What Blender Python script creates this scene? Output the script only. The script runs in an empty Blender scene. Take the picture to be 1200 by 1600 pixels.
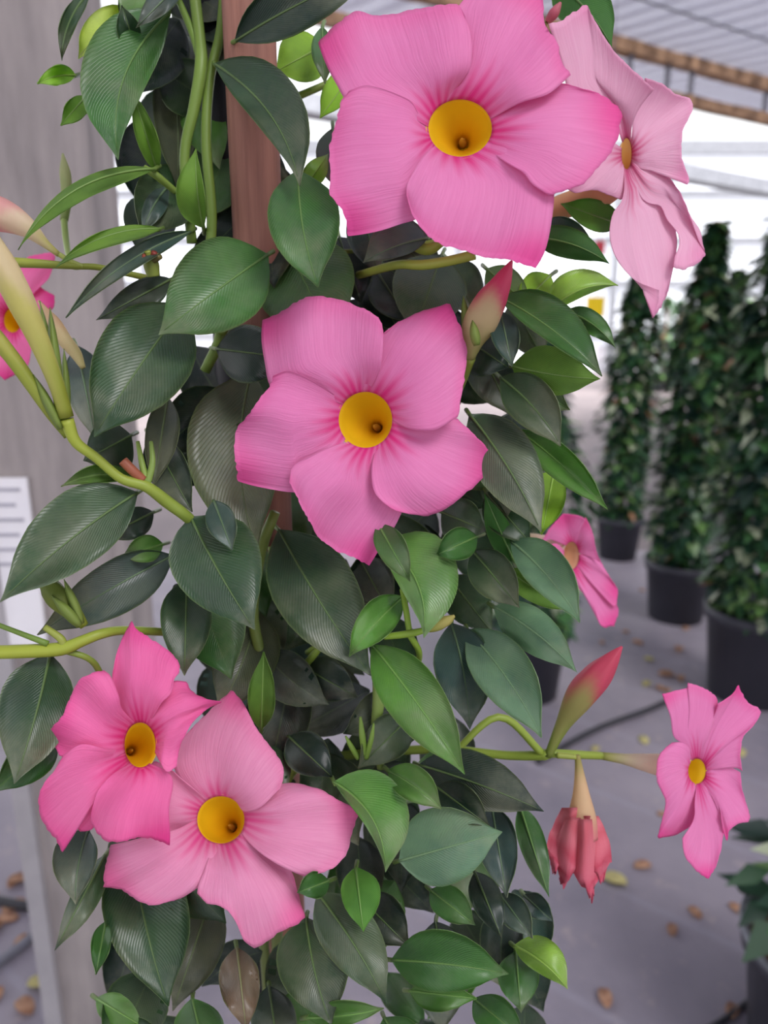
import bpy, math, random
from mathutils import Vector, noise
random.seed(7)
sc = bpy.context.scene
COL = sc.collection

# ------------------------------------------------------------------ camera
F = 1155.0                      # focal length in pixels of the 1200x1600 frame
PITCH = math.radians(14.6)
CAM = Vector((0, 0, 1.3))
cd = bpy.data.cameras.new('camera'); cam = bpy.data.objects.new('camera', cd); COL.objects.link(cam)
cam.location = CAM; cam.rotation_euler = (math.pi/2 - PITCH, 0, 0)
cd.sensor_fit = 'VERTICAL'; cd.sensor_height = 36.0; cd.sensor_width = 36.0
cd.lens = 36.0*F/1600.0
cd.clip_start = 0.02; cd.clip_end = 200
cd.dof.use_dof = True; cd.dof.focus_distance = 0.305; cd.dof.aperture_fstop = 8.0
sc.camera = cam
# ------------------------------------------------------------------ sky, sun, exposure
w = bpy.data.worlds.new('overcast_sky'); sc.world = w; w.use_nodes = True
bg = w.node_tree.nodes['Background']
bg.inputs[0].default_value = (0.95, 0.97, 1.0, 1); bg.inputs[1].default_value = 0.95
sd = bpy.data.lights.new('sun', 'SUN'); sun = bpy.data.objects.new('sun', sd); COL.objects.link(sun)
sd.energy = 7.4; sd.angle = math.radians(28); sd.color = (1.0, 0.97, 0.93)
sun.rotation_euler = Vector((-0.5, 0.6, -0.9)).to_track_quat('-Z', 'Y').to_euler()
sun.location = (1, -2, 6)
vs = sc.view_settings
vs.view_transform = 'Standard'; vs.look = 'None'; vs.gamma = 1.0; vs.use_curve_mapping = False; vs.exposure = 0.85

# ------------------------------------------------------------------ helpers
FW = Vector((0, math.cos(PITCH), -math.sin(PITCH))); UP = Vector((0, math.sin(PITCH), math.cos(PITCH))); RT = Vector((1, 0, 0))
def ray(x, y): return FW + RT*((x-600)/F) - UP*((y-800)/F)
def P(x, y, mm): return CAM + ray(x, y)*(mm*0.001)          # photo point at a depth in millimetres
def on_plane(x, y, z):
    r = ray(x, y); return CAM + r*((z-CAM.z)/r.z)
def at_dist(x, y, Y):
    r = ray(x, y); return CAM + r*(Y/r.y)
def project(p):
    d = p-CAM; z = d.dot(FW); return 600+F*d.dot(RT)/z, 800-F*d.dot(UP)/z
def lin(r, g, b):
    f = lambda c: (c/255/12.92) if c/255 <= 0.04045 else ((c/255+0.055)/1.055)**2.4
    return (f(r), f(g), f(b), 1.0)
def mixc(a, b, t): return tuple(a[i]*(1-t)+b[i]*t for i in range(4))
def sstep(a, b, x):
    t = max(0, min(1, (x-a)/(b-a))); return t*t*(3-2*t)

def tag(o, label=None, cat=None, group=None, kind=None):
    if label: o['label'] = label
    if cat: o['category'] = cat
    if group: o['group'] = group
    if kind: o['kind'] = kind
    return o
def empty(name, loc):
    o = bpy.data.objects.new(name, None); COL.objects.link(o); o.location = loc; o.empty_display_size = 0.05
    return o
def wloc(o):
    v = Vector(o.location)
    while o.parent: o = o.parent; v += Vector(o.location)
    return v
def mesh_obj(name, verts, faces, mats, parent=None, origin=None, smooth=True, midx=None, uvs=None, cols=None):
    origin = Vector(origin) if origin is not None else Vector(verts[0])
    me = bpy.data.meshes.new(name)
    me.from_pydata([tuple(Vector(v)-origin) for v in verts], [], faces)
    for m in (mats if isinstance(mats, (list, tuple)) else [mats]): me.materials.append(m)
    if midx: me.polygons.foreach_set('material_index', midx)
    if smooth: me.polygons.foreach_set('use_smooth', [True]*len(me.polygons))
    if uvs:
        l = me.uv_layers.new(name='UVMap'); vi = [0]*len(me.loops); me.loops.foreach_get('vertex_index', vi)
        l.data.foreach_set('uv', [c for i in vi for c in uvs[i]])
    if cols:
        a = me.color_attributes.new('Col', 'FLOAT_COLOR', 'POINT')
        a.data.foreach_set('color', [c for k in cols for c in k])
    me.update()
    o = bpy.data.objects.new(name, me); COL.objects.link(o)
    if parent: o.parent = parent; o.location = origin-wloc(parent)
    else: o.location = origin
    return o
def tri_spline(pts, n):
    """Catmull-Rom through tuples of any length, resampled evenly"""
    if len(pts) == 2: return [tuple(a+(b-a)*i/(n-1) for a, b in zip(*pts)) for i in range(n)]
    q = [tuple(2*a-b for a, b in zip(pts[0], pts[1]))]+list(pts)+[tuple(2*a-b for a, b in zip(pts[-1], pts[-2]))]
    d = []
    for i in range(1, len(q)-2):
        for k in range(10):
            t = k/10
            d.append(tuple(0.5*(2*b+(c-a)*t+(2*a-5*b+4*c-e)*t*t+(3*b-a-3*c+e)*t**3) for a, b, c, e in zip(q[i-1], q[i], q[i+1], q[i+2])))
    d.append(tuple(pts[-1]))
    return resample(d, n)
def resample(d, n):
    L = [0]
    for a, b in zip(d, d[1:]): L.append(L[-1]+math.sqrt(sum((x-y)**2 for x, y in zip(a, b))))
    out = []; j = 0
    for i in range(n):
        s = L[-1]*i/(n-1)
        while j < len(L)-2 and L[j+1] < s: j += 1
        t = (s-L[j])/max(1e-9, L[j+1]-L[j])
        out.append(tuple(a+(b-a)*t for a, b in zip(d[j], d[j+1])))
    return out
def sweep(pts, radii, seg=10, caps=True):
    """tube around world points"""
    V = []; Fc = []; n = len(pts); ref = None
    for i, p in enumerate(pts):
        t = (pts[min(n-1, i+1)]-pts[max(0, i-1)]).normalized()
        if ref is None: ref = t.orthogonal().normalized()
        ref = (ref-t*ref.dot(t)).normalized(); b = t.cross(ref)
        for k in range(seg):
            a = 2*math.pi*k/seg
            V.append(p+(ref*math.cos(a)+b*math.sin(a))*radii[i])
    for i in range(n-1):
        for k in range(seg):
            Fc.append((i*seg+k, i*seg+(k+1) % seg, (i+1)*seg+(k+1) % seg, (i+1)*seg+k))
    if caps:
        Fc.append(tuple(range(seg))[::-1]); Fc.append(tuple((n-1)*seg+k for k in range(seg)))
    return V, Fc
def box_geo(c, s, V=None, Fc=None):
    V = [] if V is None else V; Fc = [] if Fc is None else Fc; b = len(V)
    for dz in (-1, 1):
        for dy in (-1, 1):
            for dx in (-1, 1): V.append(Vector((c[0]+dx*s[0]/2, c[1]+dy*s[1]/2, c[2]+dz*s[2]/2)))
    for f in ((0, 2, 3, 1), (4, 5, 7, 6), (0, 1, 5, 4), (2, 6, 7, 3), (0, 4, 6, 2), (1, 3, 7, 5)): Fc.append(tuple(b+i for i in f))
    return V, Fc
def bar_geo(a, b, wd, ht):
    """rectangular bar from a to b"""
    t = (b-a).normalized(); s = t.cross(Vector((0, 0, 1)))
    s = s.normalized() if s.length > 1e-4 else Vector((1, 0, 0)); u = s.cross(t).normalized()
    V = [p+s*i*wd/2+u*j*ht/2 for p in (a, b) for (i, j) in ((-1, -1), (1, -1), (1, 1), (-1, 1))]
    return V, [(3, 2, 1, 0), (4, 5, 6, 7)]+[(k, (k+1) % 4, 4+(k+1) % 4, 4+k) for k in range(4)]

# ------------------------------------------------------------------ materials
def newmat(name):
    m = bpy.data.materials.new(name); m.use_nodes = True; nt = m.node_tree
    return m, nt, nt.nodes['Principled BSDF'], nt.nodes['Material Output']
def N(nt, t, **kw):
    n = nt.nodes.new(t)
    for k, v in kw.items():
        if k.startswith('i_'): n.inputs[k[2:]].default_value = v
        else: setattr(n, k, v)
    return n
def mixrgb(nt, fac, a, b, mode='MIX'):
    n = nt.nodes.new('ShaderNodeMix'); n.data_type = 'RGBA'; n.blend_type = mode
    for s, v in ((0, fac), (6, a), (7, b)):
        if hasattr(v, 'links') or hasattr(v, 'is_linked'): nt.links.new(v, n.inputs[s])
        else: n.inputs[s].default_value = v
    return n.outputs[2]
def math_n(nt, op, a, b=0.0, clamp=False):
    n = nt.nodes.new('ShaderNodeMath'); n.operation = op; n.use_clamp = clamp
    for i, v in enumerate((a, b)):
        if hasattr(v, 'is_linked'): nt.links.new(v, n.inputs[i])
        else: n.inputs[i].default_value = v
    return n.outputs[0]
def ramp(nt, v, stops):
    n = nt.nodes.new('ShaderNodeValToRGB'); nt.links.new(v, n.inputs[0]); e = n.color_ramp.elements
    while len(e) < len(stops): e.new(0.5)
    for k, (p, c) in zip(e, stops): k.position = p; k.color = c if len(c) == 4 else (*c, 1)
    return n.outputs[0]
def noise_n(nt, vec, scale, detail=3, rough=0.5):
    n = N(nt, 'ShaderNodeTexNoise', i_Scale=scale, i_Detail=detail, i_Roughness=rough)
    if vec is not None: nt.links.new(vec, n.inputs['Vector'])
    return n.outputs['Fac']
def bump(nt, h, strength, dist, bsdf):
    n = N(nt, 'ShaderNodeBump', i_Strength=strength, i_Distance=dist); nt.links.new(h, n.inputs['Height'])
    nt.links.new(n.outputs[0], bsdf.inputs['Normal']); return n.outputs[0]
def plain(name, c, rough=0.5, c2=None, scale=20.0, metal=0.0, stretch=None, bumps=0.0, spec=0.5):
    m, nt, b, o = newmat(name)
    b.inputs['Roughness'].default_value = rough; b.inputs['Metallic'].default_value = metal
    b.inputs['Specular IOR Level'].default_value = spec
    tc = N(nt, 'ShaderNodeTexCoord'); mp = N(nt, 'ShaderNodeMapping'); nt.links.new(tc.outputs['Object'], mp.inputs[0])
    if stretch: mp.inputs['Scale'].default_value = stretch
    f = noise_n(nt, mp.outputs[0], scale, 5, 0.6)
    f2 = ramp(nt, f, [(0.35, (0, 0, 0)), (0.68, (1, 1, 1))])
    nt.links.new(mixrgb(nt, f2, c, c2 or mixc(c, (0, 0, 0, 1), 0.2)), b.inputs['Base Color'])
    if bumps: bump(nt, f, bumps, 0.002, b)
    return m

def leaf_mat(name, under):
    m, nt, b, o = newmat(name)
    oi = N(nt, 'ShaderNodeObjectInfo'); uv = N(nt, 'ShaderNodeUVMap'); sx = N(nt, 'ShaderNodeSeparateXYZ'); nt.links.new(uv.outputs[0], sx.inputs[0])
    tc = N(nt, 'ShaderNodeTexCoord')
    a = math_n(nt, 'ABSOLUTE', math_n(nt, 'SUBTRACT', sx.outputs[1], 0.5))          # 0 midrib .. 0.5 margin
    ad = N(nt, 'ShaderNodeVectorMath', operation='ADD'); nt.links.new(tc.outputs['Object'], ad.inputs[0])
    rnd = N(nt, 'ShaderNodeCombineXYZ'); nt.links.new(math_n(nt, 'MULTIPLY', oi.outputs['Random'], 7.0), rnd.inputs[0]); nt.links.new(rnd.outputs[0], ad.inputs[1])
    n1 = noise_n(nt, ad.outputs[0], 45, 4, 0.55)
    base = oi.outputs['Color']
    dark = mixrgb(nt, 1.0, base, (0.72, 0.78, 0.75, 1), 'MULTIPLY')
    light = mixrgb(nt, 1.0, base, (1.25, 1.2, 1.05, 1), 'MULTIPLY')
    c = mixrgb(nt, ramp(nt, n1, [(0.35, (0, 0, 0)), (0.65, (1, 1, 1))]), dark, light)
    # side veins run forward from the midrib
    ph = math_n(nt, 'SUBTRACT', math_n(nt, 'MULTIPLY', sx.outputs[0], 105.0), math_n(nt, 'MULTIPLY', a, 75.0))
    wob = math_n(nt, 'MULTIPLY', n1, 4.0)
    vein = math_n(nt, 'POWER', math_n(nt, 'ABSOLUTE', math_n(nt, 'SINE', math_n(nt, 'ADD', ph, wob))), 14.0)
    vcol = mixrgb(nt, 1.0, base, (1.9, 1.7, 1.5, 1), 'MULTIPLY')
    c = mixrgb(nt, math_n(nt, 'MULTIPLY', vein, 0.32 if not under else 0.4), c, vcol)
    # pale midrib groove and pale margin
    mid = ramp(nt, a, [(0.0, (1, 1, 1)), (0.022, (0, 0, 0))])
    c = mixrgb(nt, math_n(nt, 'MULTIPLY', mid, 0.35), c, lin(120, 150, 90))
    mar = ramp(nt, a, [(0.47, (0, 0, 0)), (0.5, (1, 1, 1))])
    c = mixrgb(nt, math_n(nt, 'MULTIPLY', mar, 0.35), c, lin(140, 165, 95))
    # dried spray residue, stronger towards the tip
    n2 = noise_n(nt, ad.outputs[0], 24, 6, 0.65)
    res = math_n(nt, 'MULTIPLY', ramp(nt, n2, [(0.43, (0, 0, 0)), (0.7, (1, 1, 1))]), math_n(nt, 'ADD', math_n(nt, 'POWER', sx.outputs[0], 2.0), 0.15))
    if not under: c = mixrgb(nt, math_n(nt, 'MULTIPLY', res, 0.85), c, lin(165, 165, 135))
    nt.links.new(c, b.inputs['Base Color'])
    nt.links.new(math_n(nt, 'ADD', math_n(nt, 'MULTIPLY', n2, 0.3), 0.45 if under else 0.2), b.inputs['Roughness'])
    b.inputs['Specular IOR Level'].default_value = 0.3 if under else 0.65
    b.inputs['Coat Weight'].default_value = 0.0 if under else 0.35; b.inputs['Coat Roughness'].default_value = 0.38
    bump(nt, math_n(nt, 'ADD', math_n(nt, 'MULTIPLY', vein, 0.25), n1), 0.5, 0.0016, b)
    tr = N(nt, 'ShaderNodeBsdfTranslucent'); nt.links.new(mixrgb(nt, 1.0, c, (1.8, 1.9, 0.8, 1), 'MULTIPLY'), tr.inputs[0])
    mx = N(nt, 'ShaderNodeMixShader'); mx.inputs[0].default_value = 0.3
    nt.links.new(b.outputs[0], mx.inputs[1]); nt.links.new(tr.outputs[0], mx.inputs[2]); nt.links.new(mx.outputs[0], o.inputs[0])
    return m
def petal_mat():
    m, nt, b, o = newmat('petal')
    at = N(nt, 'ShaderNodeAttribute', attribute_name='Col'); uv = N(nt, 'ShaderNodeUVMap')
    mp = N(nt, 'ShaderNodeMapping'); mp.inputs['Scale'].default_value = (2.0, 60.0, 1); nt.links.new(uv.outputs[0], mp.inputs[0])
    st = noise_n(nt, mp.outputs[0], 1.0, 4, 0.6)
    s2 = ramp(nt, st, [(0.3, (0, 0, 0)), (0.7, (1, 1, 1))])
    c = mixrgb(nt, math_n(nt, 'MULTIPLY', s2, 0.6), at.outputs[0], mixrgb(nt, 1.0, at.outputs[0], (1.12, 1.35, 1.2, 1), 'MULTIPLY'))
    nt.links.new(c, b.inputs['Base Color'])
    b.inputs['Roughness'].default_value = 0.55; b.inputs['Specular IOR Level'].default_value = 0.25
    b.inputs['Sheen Weight'].default_value = 0.1
    bump(nt, st, 0.55, 0.0008, b)
    tr = N(nt, 'ShaderNodeBsdfTranslucent'); nt.links.new(c, tr.inputs[0])
    mx = N(nt, 'ShaderNodeMixShader'); mx.inputs[0].default_value = 0.35
    nt.links.new(b.outputs[0], mx.inputs[1]); nt.links.new(tr.outputs[0], mx.inputs[2]); nt.links.new(mx.outputs[0], o.inputs[0])
    return m
def vcol_mat(name, rough=0.5, trans=0.2, spec=0.4):
    m, nt, b, o = newmat(name)
    at = N(nt, 'ShaderNodeAttribute', attribute_name='Col')
    tc = N(nt, 'ShaderNodeTexCoord'); n = noise_n(nt, tc.outputs['Object'], 120, 3)
    c = mixrgb(nt, math_n(nt, 'MULTIPLY', n, 0.3), at.outputs[0], mixrgb(nt, 1.0, at.outputs[0], (0.7, 0.7, 0.7, 1), 'MULTIPLY'))
    nt.links.new(c, b.inputs['Base Color']); b.inputs['Roughness'].default_value = rough; b.inputs['Specular IOR Level'].default_value = spec
    if trans:
        tr = N(nt, 'ShaderNodeBsdfTranslucent'); nt.links.new(c, tr.inputs[0])
        mx = N(nt, 'ShaderNodeMixShader'); mx.inputs[0].default_value = trans
        nt.links.new(b.outputs[0], mx.inputs[1]); nt.links.new(tr.outputs[0], mx.inputs[2]); nt.links.new(mx.outputs[0], o.inputs[0])
    return m
def sheet_mat(name, c, transp, stripes=0.0):
    """woven or clear sheet that lets most of the sky light through"""
    m, nt, b, o = newmat(name)
    b.inputs['Base Color'].default_value = c; b.inputs['Roughness'].default_value = 0.6
    t = N(nt, 'ShaderNodeBsdfTransparent'); t.inputs[0].default_value = (0.97, 0.97, 1.0, 1)
    mx = N(nt, 'ShaderNodeMixShader'); mx.inputs[0].default_value = transp
    if stripes:
        tc = N(nt, 'ShaderNodeTexCoord'); wv = N(nt, 'ShaderNodeTexWave', i_Scale=stripes, i_Distortion=1.5); wv.bands_direction = 'DIAGONAL'
        nt.links.new(tc.outputs['Object'], wv.inputs['Vector'])
        f = ramp(nt, wv.outputs['Fac'], [(0.0, (transp-0.12,)*3), (1.0, (transp+0.05,)*3)])
        nt.links.new(f, mx.inputs[0])
    nt.links.new(b.outputs[0], mx.inputs[1]); nt.links.new(t.outputs[0], mx.inputs[2]); nt.links.new(mx.outputs[0], o.inputs[0])
    return m
def mat_fabric():
    m, nt, b, o = newmat('weed_mat')
    tc = N(nt, 'ShaderNodeTexCoord')
    n = noise_n(nt, tc.outputs['Object'], 1.7, 6, 0.6); n2 = noise_n(nt, tc.outputs['Object'], 14, 5, 0.7)
    c = mixrgb(nt, ramp(nt, n, [(0.35, (0, 0, 0)), (0.7, (1, 1, 1))]), lin(116, 111, 122), lin(150, 142, 150))
    c = mixrgb(nt, ramp(nt, n2, [(0.58, (0, 0, 0)), (0.75, (.6, .6, .6))]), c, lin(182, 166, 160))
    mp = N(nt, 'ShaderNodeMapping'); mp.inputs['Rotation'].default_value = (0, 0, math.radians(-52)); nt.links.new(tc.outputs['Object'], mp.inputs[0])
    wv = N(nt, 'ShaderNodeTexWave', i_Scale=0.95, i_Distortion=0.15); nt.links.new(mp.outputs[0], wv.inputs['Vector'])
    c = mixrgb(nt, ramp(nt, wv.outputs['Fac'], [(0.985, (0, 0, 0)), (1.0, (.18, .18, .18))]), c, lin(165, 165, 180))
    nt.links.new(c, b.inputs['Base Color']); b.inputs['Roughness'].default_value = 0.6
    bump(nt, n2, 0.4, 0.01, b)
    return m

M = {}
M['leaf'] = leaf_mat('leaf_upper', False); M['under'] = leaf_mat('leaf_underside', True)
M['petal'] = petal_mat(); M['organ'] = vcol_mat('plant_tissue', 0.5, 0.4); M['stem'] = vcol_mat('stem_skin', 0.45, 0.0)
M['bgleaf'] = vcol_mat('distant_leaf', 0.35, 0.25, 0.5)
M['wood'] = plain('red_brown_wood', lin(166, 116, 98), 0.75, lin(120, 78, 66), 14, stretch=(6, 6, 0.35), bumps=0.5)
M['beam'] = plain('rough_timber', lin(176, 140, 108), 0.8, lin(92, 66, 48), 9, stretch=(1, 1, 1), bumps=0.5)
M['post'] = plain('weathered_concrete', lin(164, 155, 152), 0.8, lin(128, 121, 120), 7, stretch=(3, 3, 0.5), bumps=0.2)
M['steel'] = plain('galvanised_steel', lin(128, 130, 138), 0.55, lin(104, 106, 114), 12, metal=0.2)
M['strip'] = plain('pale_grey_steel', lin(168, 164, 166), 0.5, lin(150, 147, 150), 9)
M['wire'] = plain('grey_wire', lin(112, 112, 122), 0.5)
M['pot'] = plain('grey_black_plastic', lin(58, 58, 68), 0.5, lin(46, 46, 55), 6)
M['soil'] = plain('bark_mulch', lin(120, 78, 55), 0.9, lin(62, 42, 32), 45, bumps=0.8)
M['black'] = plain('gap_black', lin(24, 24, 30), 0.5)  # for the tube that stands in for a dark gap
M['path'] = plain('pale_concrete', lin(120, 110, 112), 0.85, lin(100, 92, 96), 1.2, bumps=0.2)
M['mat'] = mat_fabric()
M['net'] = sheet_mat('white_shade_net', lin(186, 186, 204), 0.42, 2.2)
M['poly'] = sheet_mat('clear_film', lin(235, 238, 245), 0.7)
M['card'] = plain('white_card', lin(236, 234, 236), 0.5, lin(226, 224, 228), 6)
M['ink'] = plain('grey_print', lin(178, 176, 186), 0.6)
M['yellow'] = plain('yellow_card', lin(250, 215, 10), 0.5, lin(240, 200, 10), 8)
M['red'] = plain('red_card', lin(205, 50, 65), 0.5)
M['dry'] = plain('dry_leaf', lin(190, 150, 120), 0.8, lin(150, 105, 80), 60)
M['dry2'] = plain('yellowed_leaf', lin(205, 195, 130), 0.8, lin(170, 160, 110), 60)
M['hose'] = plain('black_hose', lin(45, 44, 50), 0.5)
M['blue'] = plain('blue_plastic', lin(60, 150, 200), 0.5)

# ------------------------------------------------------------------ setting
V, Fc = box_geo((0, 8, -0.105), (60, 60, 0.2)); tag(mesh_obj('floor', V, Fc, M['path'], smooth=False, origin=(0, 8, -0.005)), kind='structure')
V, Fc = box_geo((0, -2.1, -0.0025), (20, 12.4, 0.005)); tag(mesh_obj('ground_mat', V, Fc, M['mat'], smooth=False, origin=(0, 0, 0)), kind='structure')
# truss line and shade net roof
ZR = 3.2
p1 = on_plane(955, 68, ZR); p2 = on_plane(1200, 134, ZR); td = (p2-p1).normalized()
tA = p1-td*5.0; tB = p2+td*7.0
q = at_dist(1200, 186, p2.y); dz = ZR-q.z
truss = empty('roof_truss', (tA.x, tA.y, 0)); tag(truss, 'timber roof truss with dark struts under the white shade net', 'truss')
def timber(a, b, wd, name):
    n = 60; V = []; Fc = []
    s = td.cross(Vector((0, 0, 1))).normalized()
    for i in range(n):
        p = a.lerp(b, i/(n-1)); j = [0.012*noise.noise(Vector((i*0.7, k*9.1, 0))) for k in range(4)]
        for k, (x, y) in enumerate(((-1, -1), (1, -1), (1, 1), (-1, 1))): V.append(p+s*(x*wd/2+j[k])+Vector((0, 0, y*wd/2+j[(k+1) % 4])))
    for i in range(n-1):
        for k in range(4): Fc.append((i*4+k, i*4+(k+1) % 4, i*4+4+(k+1) % 4, i*4+4+k))
    Fc += [(3, 2, 1, 0), tuple((n-1)*4+k for k in range(4))]
    return mesh_obj(name, V, Fc, M['beam'], truss, origin=a, smooth=False)
timber(tA, tB, 0.085, 'upper_chord'); timber(tA-Vector((0, 0, dz)), tB-Vector((0, 0, dz)), 0.075, 'lower_chord')
for px in (1043, 1083, 1198, 985, 860, 700):
    # strut below the pixel column
    best = min((abs(project(tA.lerp(tB, t/400))[0]-px), t/400) for t in range(401))[1]
    a = tA.lerp(tB, best); V, Fc = bar_geo(a, a-Vector((0, 0, dz)), 0.035, 0.035)
    mesh_obj('strut', V, Fc, M['wire'], truss, origin=a, smooth=False)
for e in (tA, tB):
    V, Fc = bar_geo(Vector((e.x, e.y, 0)), Vector((e.x, e.y, ZR)), 0.1, 0.1); mesh_obj('post', V, Fc, M['steel'], truss, smooth=False)
nrm = Vector((td.y, -td.x, 0))        # towards the camera side
dperp = abs(Vector((tA.x, tA.y, 0)).dot(nrm)); over = dperp*((ZR-CAM.z)/(ZR-dz-CAM.z)-1)*0.97
ra, rb = tA-td*6-nrm*over, tB+td*2-nrm*over          # the net runs on past the truss
V = [ra+Vector((0, 0, .05)), rb+Vector((0, 0, .05)), rb+nrm*16+Vector((0, 0, .05)), ra+nrm*16+Vector((0, 0, .05))]
V = V+[v+Vector((0, 0, .01)) for v in V]
tag(mesh_obj('ceiling', V, [(0, 1, 2, 3), (7, 6, 5, 4), (0, 4, 5, 1), (1, 5, 6, 2), (2, 6, 7, 3), (3, 7, 4, 0)], M['net'], smooth=False, origin=V[0]), kind='structure')
for i, k in enumerate((0.55, 1.05, 1.75, 2.3)):
    a = tA+nrm*k+Vector((0, 0, 0.035)); b = tB+nrm*k+Vector((0, 0, 0.035))
    V, Fc = sweep([a, b], [0.008, 0.008], 6)
    tag(mesh_obj('roof_wire', V, Fc, M['wire']), 'thin grey wire stretched under the white shade net, parallel to the timber truss', 'wire', 'wires under the shade net')
for px in (993, 1115):
    a = on_plane(px, 0 if px == 993 else 60, ZR+0.04); b = a+Vector((-0.9, 0.15, 0))+nrm*1.5; c = a-nrm*1.2
    V, Fc = sweep([b, c], [0.007, 0.007], 6)
# far end wall: film on a steel frame
WB = 19.0
wl_ = empty('wall_back', (0, WB, 0)); tag(wl_, kind='structure')
V, Fc = box_geo((0, WB, 2.6), (44, 0.02, 5.2)); mesh_obj('film', V, Fc, M['poly'], wl_, smooth=False)
for z in (0.9, 2.15, 3.15, 4.2, 5.2):
    V, Fc = box_geo((0, WB-0.1, z), (44, 0.12, 0.14 if z < 5 else 0.3)); mesh_obj('girt', V, Fc, M['steel'], wl_, smooth=False, origin=(0, WB, z))
for i in range(12):
    V, Fc = box_geo((-21+i*3.8, WB-0.2, 2.6), (0.14, 0.1, 5.2)); mesh_obj('stanchion', V, Fc, M['steel'], wl_, smooth=False)
# eaves gutter bay across, seen beyond the truss on the right
a = at_dist(1020, 262, 12.5); b = at_dist(1330, 318, 15.0); dd = (b-a); a2 = a-dd*1.2; b2 = b+dd*0.6
gut = empty('gutter_beam', (a2.x, a2.y, 0)); tag(gut, 'grey metal gutter beam on posts beyond the timber truss', 'gutter')
V, Fc = bar_geo(a2, b2, 0.3, 0.22); mesh_obj('channel', V, Fc, M['steel'], gut, smooth=False)
for e in (a2, b2): V, Fc = bar_geo(Vector((e.x, e.y, 0)), e, 0.12, 0.12); mesh_obj('post', V, Fc, M['steel'], gut, smooth=False)

# concrete column at the left with a steel strip on its edge
def column():
    Yc = 1.02
    xl, xr = at_dist(24, 1220, Yc).x, at_dist(133, 230, Yc).x
    root = empty('support_column', ((xl+xr)/2, Yc+0.06, 0)); tag(root, 'wide weathered grey concrete column standing beside the flowering vine', 'column')
    ch = 0.012; V = []; Fc = []
    prof = [(xl+ch, Yc), (xr-ch, Yc), (xr, Yc+ch), (xr, Yc+0.12-ch), (xr-ch, Yc+0.12), (xl+ch, Yc+0.12), (xl, Yc+0.12-ch), (xl, Yc+ch)]
    for z in (-0.004, 3.3):
        for x, y in prof: V.append(Vector((x, y, z)))
    for k in range(8): Fc.append((k, (k+1) % 8, 8+(k+1) % 8, 8+k))
    Fc += [tuple(range(8))[::-1], tuple(range(8, 16))]
    mesh_obj('shaft', V, Fc, M['post'], root, smooth=False)
    V, Fc = box_geo((xl+0.012, Yc-0.006, 1.65), (0.028, 0.014, 3.3)); mesh_obj('edge_strip', V, Fc, M['strip'], root, smooth=False)
    return Yc
YC = column()
# printed card fixed on the column
a = at_dist(-70, 748, YC-0.012); b = at_dist(44, 790, YC-0.012); c = at_dist(-60, 1010, YC-0.012)
cardr = empty('printed_card', (a.x, a.y, c.z)); tag(cardr, 'white printed card hanging on the grey concrete column', 'card')
zt = a.z
V, Fc = box_geo(((a.x+b.x)/2, YC-0.006, (zt+c.z)/2), (b.x-a.x, 0.006, zt-c.z)); mesh_obj('sheet', V, Fc, M['card'], cardr, smooth=False)
for k in range(6):
    V, Fc = box_geo(((a.x+b.x)/2-0.004*(k % 2), YC-0.0095, zt-0.016-0.022*k), ((b.x-a.x)*(0.8-0.1*(k % 2)), 0.001, 0.005)); mesh_obj('print_line', V, Fc, M['ink'], cardr, smooth=False)

# ------------------------------------------------------------------ potted plants behind
def pot_geo(c, r, h):
    prof = [(0.80*r, 0), (0.97*r, h*0.86), (1.04*r, h*0.86), (1.06*r, h), (0.98*r, h), (0.93*r, h*0.8)]
    V = []; Fc = []; s = 28
    for pr, z in prof:
        for k in range(s): V.append(Vector((c.x+pr*math.cos(2*math.pi*k/s), c.y+pr*math.sin(2*math.pi*k/s), c.z+z)))
    for i in range(len(prof)-1):
        for k in range(s): Fc.append((i*s+k, i*s+(k+1) % s, (i+1)*s+(k+1) % s, (i+1)*s+k))
    Fc.append(tuple(range(s))[::-1])
    return V, Fc
def soil_geo(c, r, z):
    s = 28; V = [Vector((c.x, c.y, c.z+z+0.01))]+[Vector((c.x+r*math.cos(2*math.pi*k/s), c.y+r*math.sin(2*math.pi*k/s), c.z+z)) for k in range(s)]
    return V, [(0, 1+k, 1+(k+1) % s) for k in range(s)]
BGC = [lin(42, 74, 54), lin(56, 94, 60), lin(72, 116, 66), lin(32, 56, 48), lin(112, 150, 84), lin(190, 200, 165), lin(176, 128, 96)]  # the palest green puts glints into the leaf colour
BGW = [28, 28, 18, 16, 12, 7, 1.5]
def leaf_cloud(c, z0, z1, rad, n, size, rng):
    V = []; Fc = []; C = []
    for i in range(n):
        t = rng.random(); z = z0+(z1-z0)*t
        a = rng.random()*6.283; bumpy = 1+0.6*noise.noise(Vector((math.cos(a)*1.5, math.sin(a)*1.5, z*4+c.x*3)))
        rr = rad*bumpy*(1.0-0.93*sstep(0.6, 1.0, t))*(0.75+0.25*sstep(0, .1, t))*math.sqrt(0.25+0.75*rng.random())
        p = Vector((c.x+rr*math.cos(a), c.y+rr*math.sin(a), z))
        out = Vector((math.cos(a+rng.uniform(-.7, .7)), math.sin(a+rng.uniform(-.7, .7)), rng.uniform(-1.0, 0.35))).normalized()
        sd_ = out.cross(Vector((0, 0, 1))).normalized(); nn = sd_.cross(out).normalized()
        L = size*rng.uniform(0.6, 1.5); wd = L*rng.uniform(0.28, 0.36); b = len(V)
        V += [p, p+out*L*.4+sd_*wd, p+out*L*.45-nn*L*.08, p+out*L*.4-sd_*wd, p+out*L-nn*L*.22]
        Fc += [(b, b+1, b+2), (b, b+2, b+3), (b+1, b+4, b+2), (b+2, b+4, b+3)]
        cc = rng.choices(BGC, BGW)[0]; C += [cc]*5
    return V, Fc, C
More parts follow.
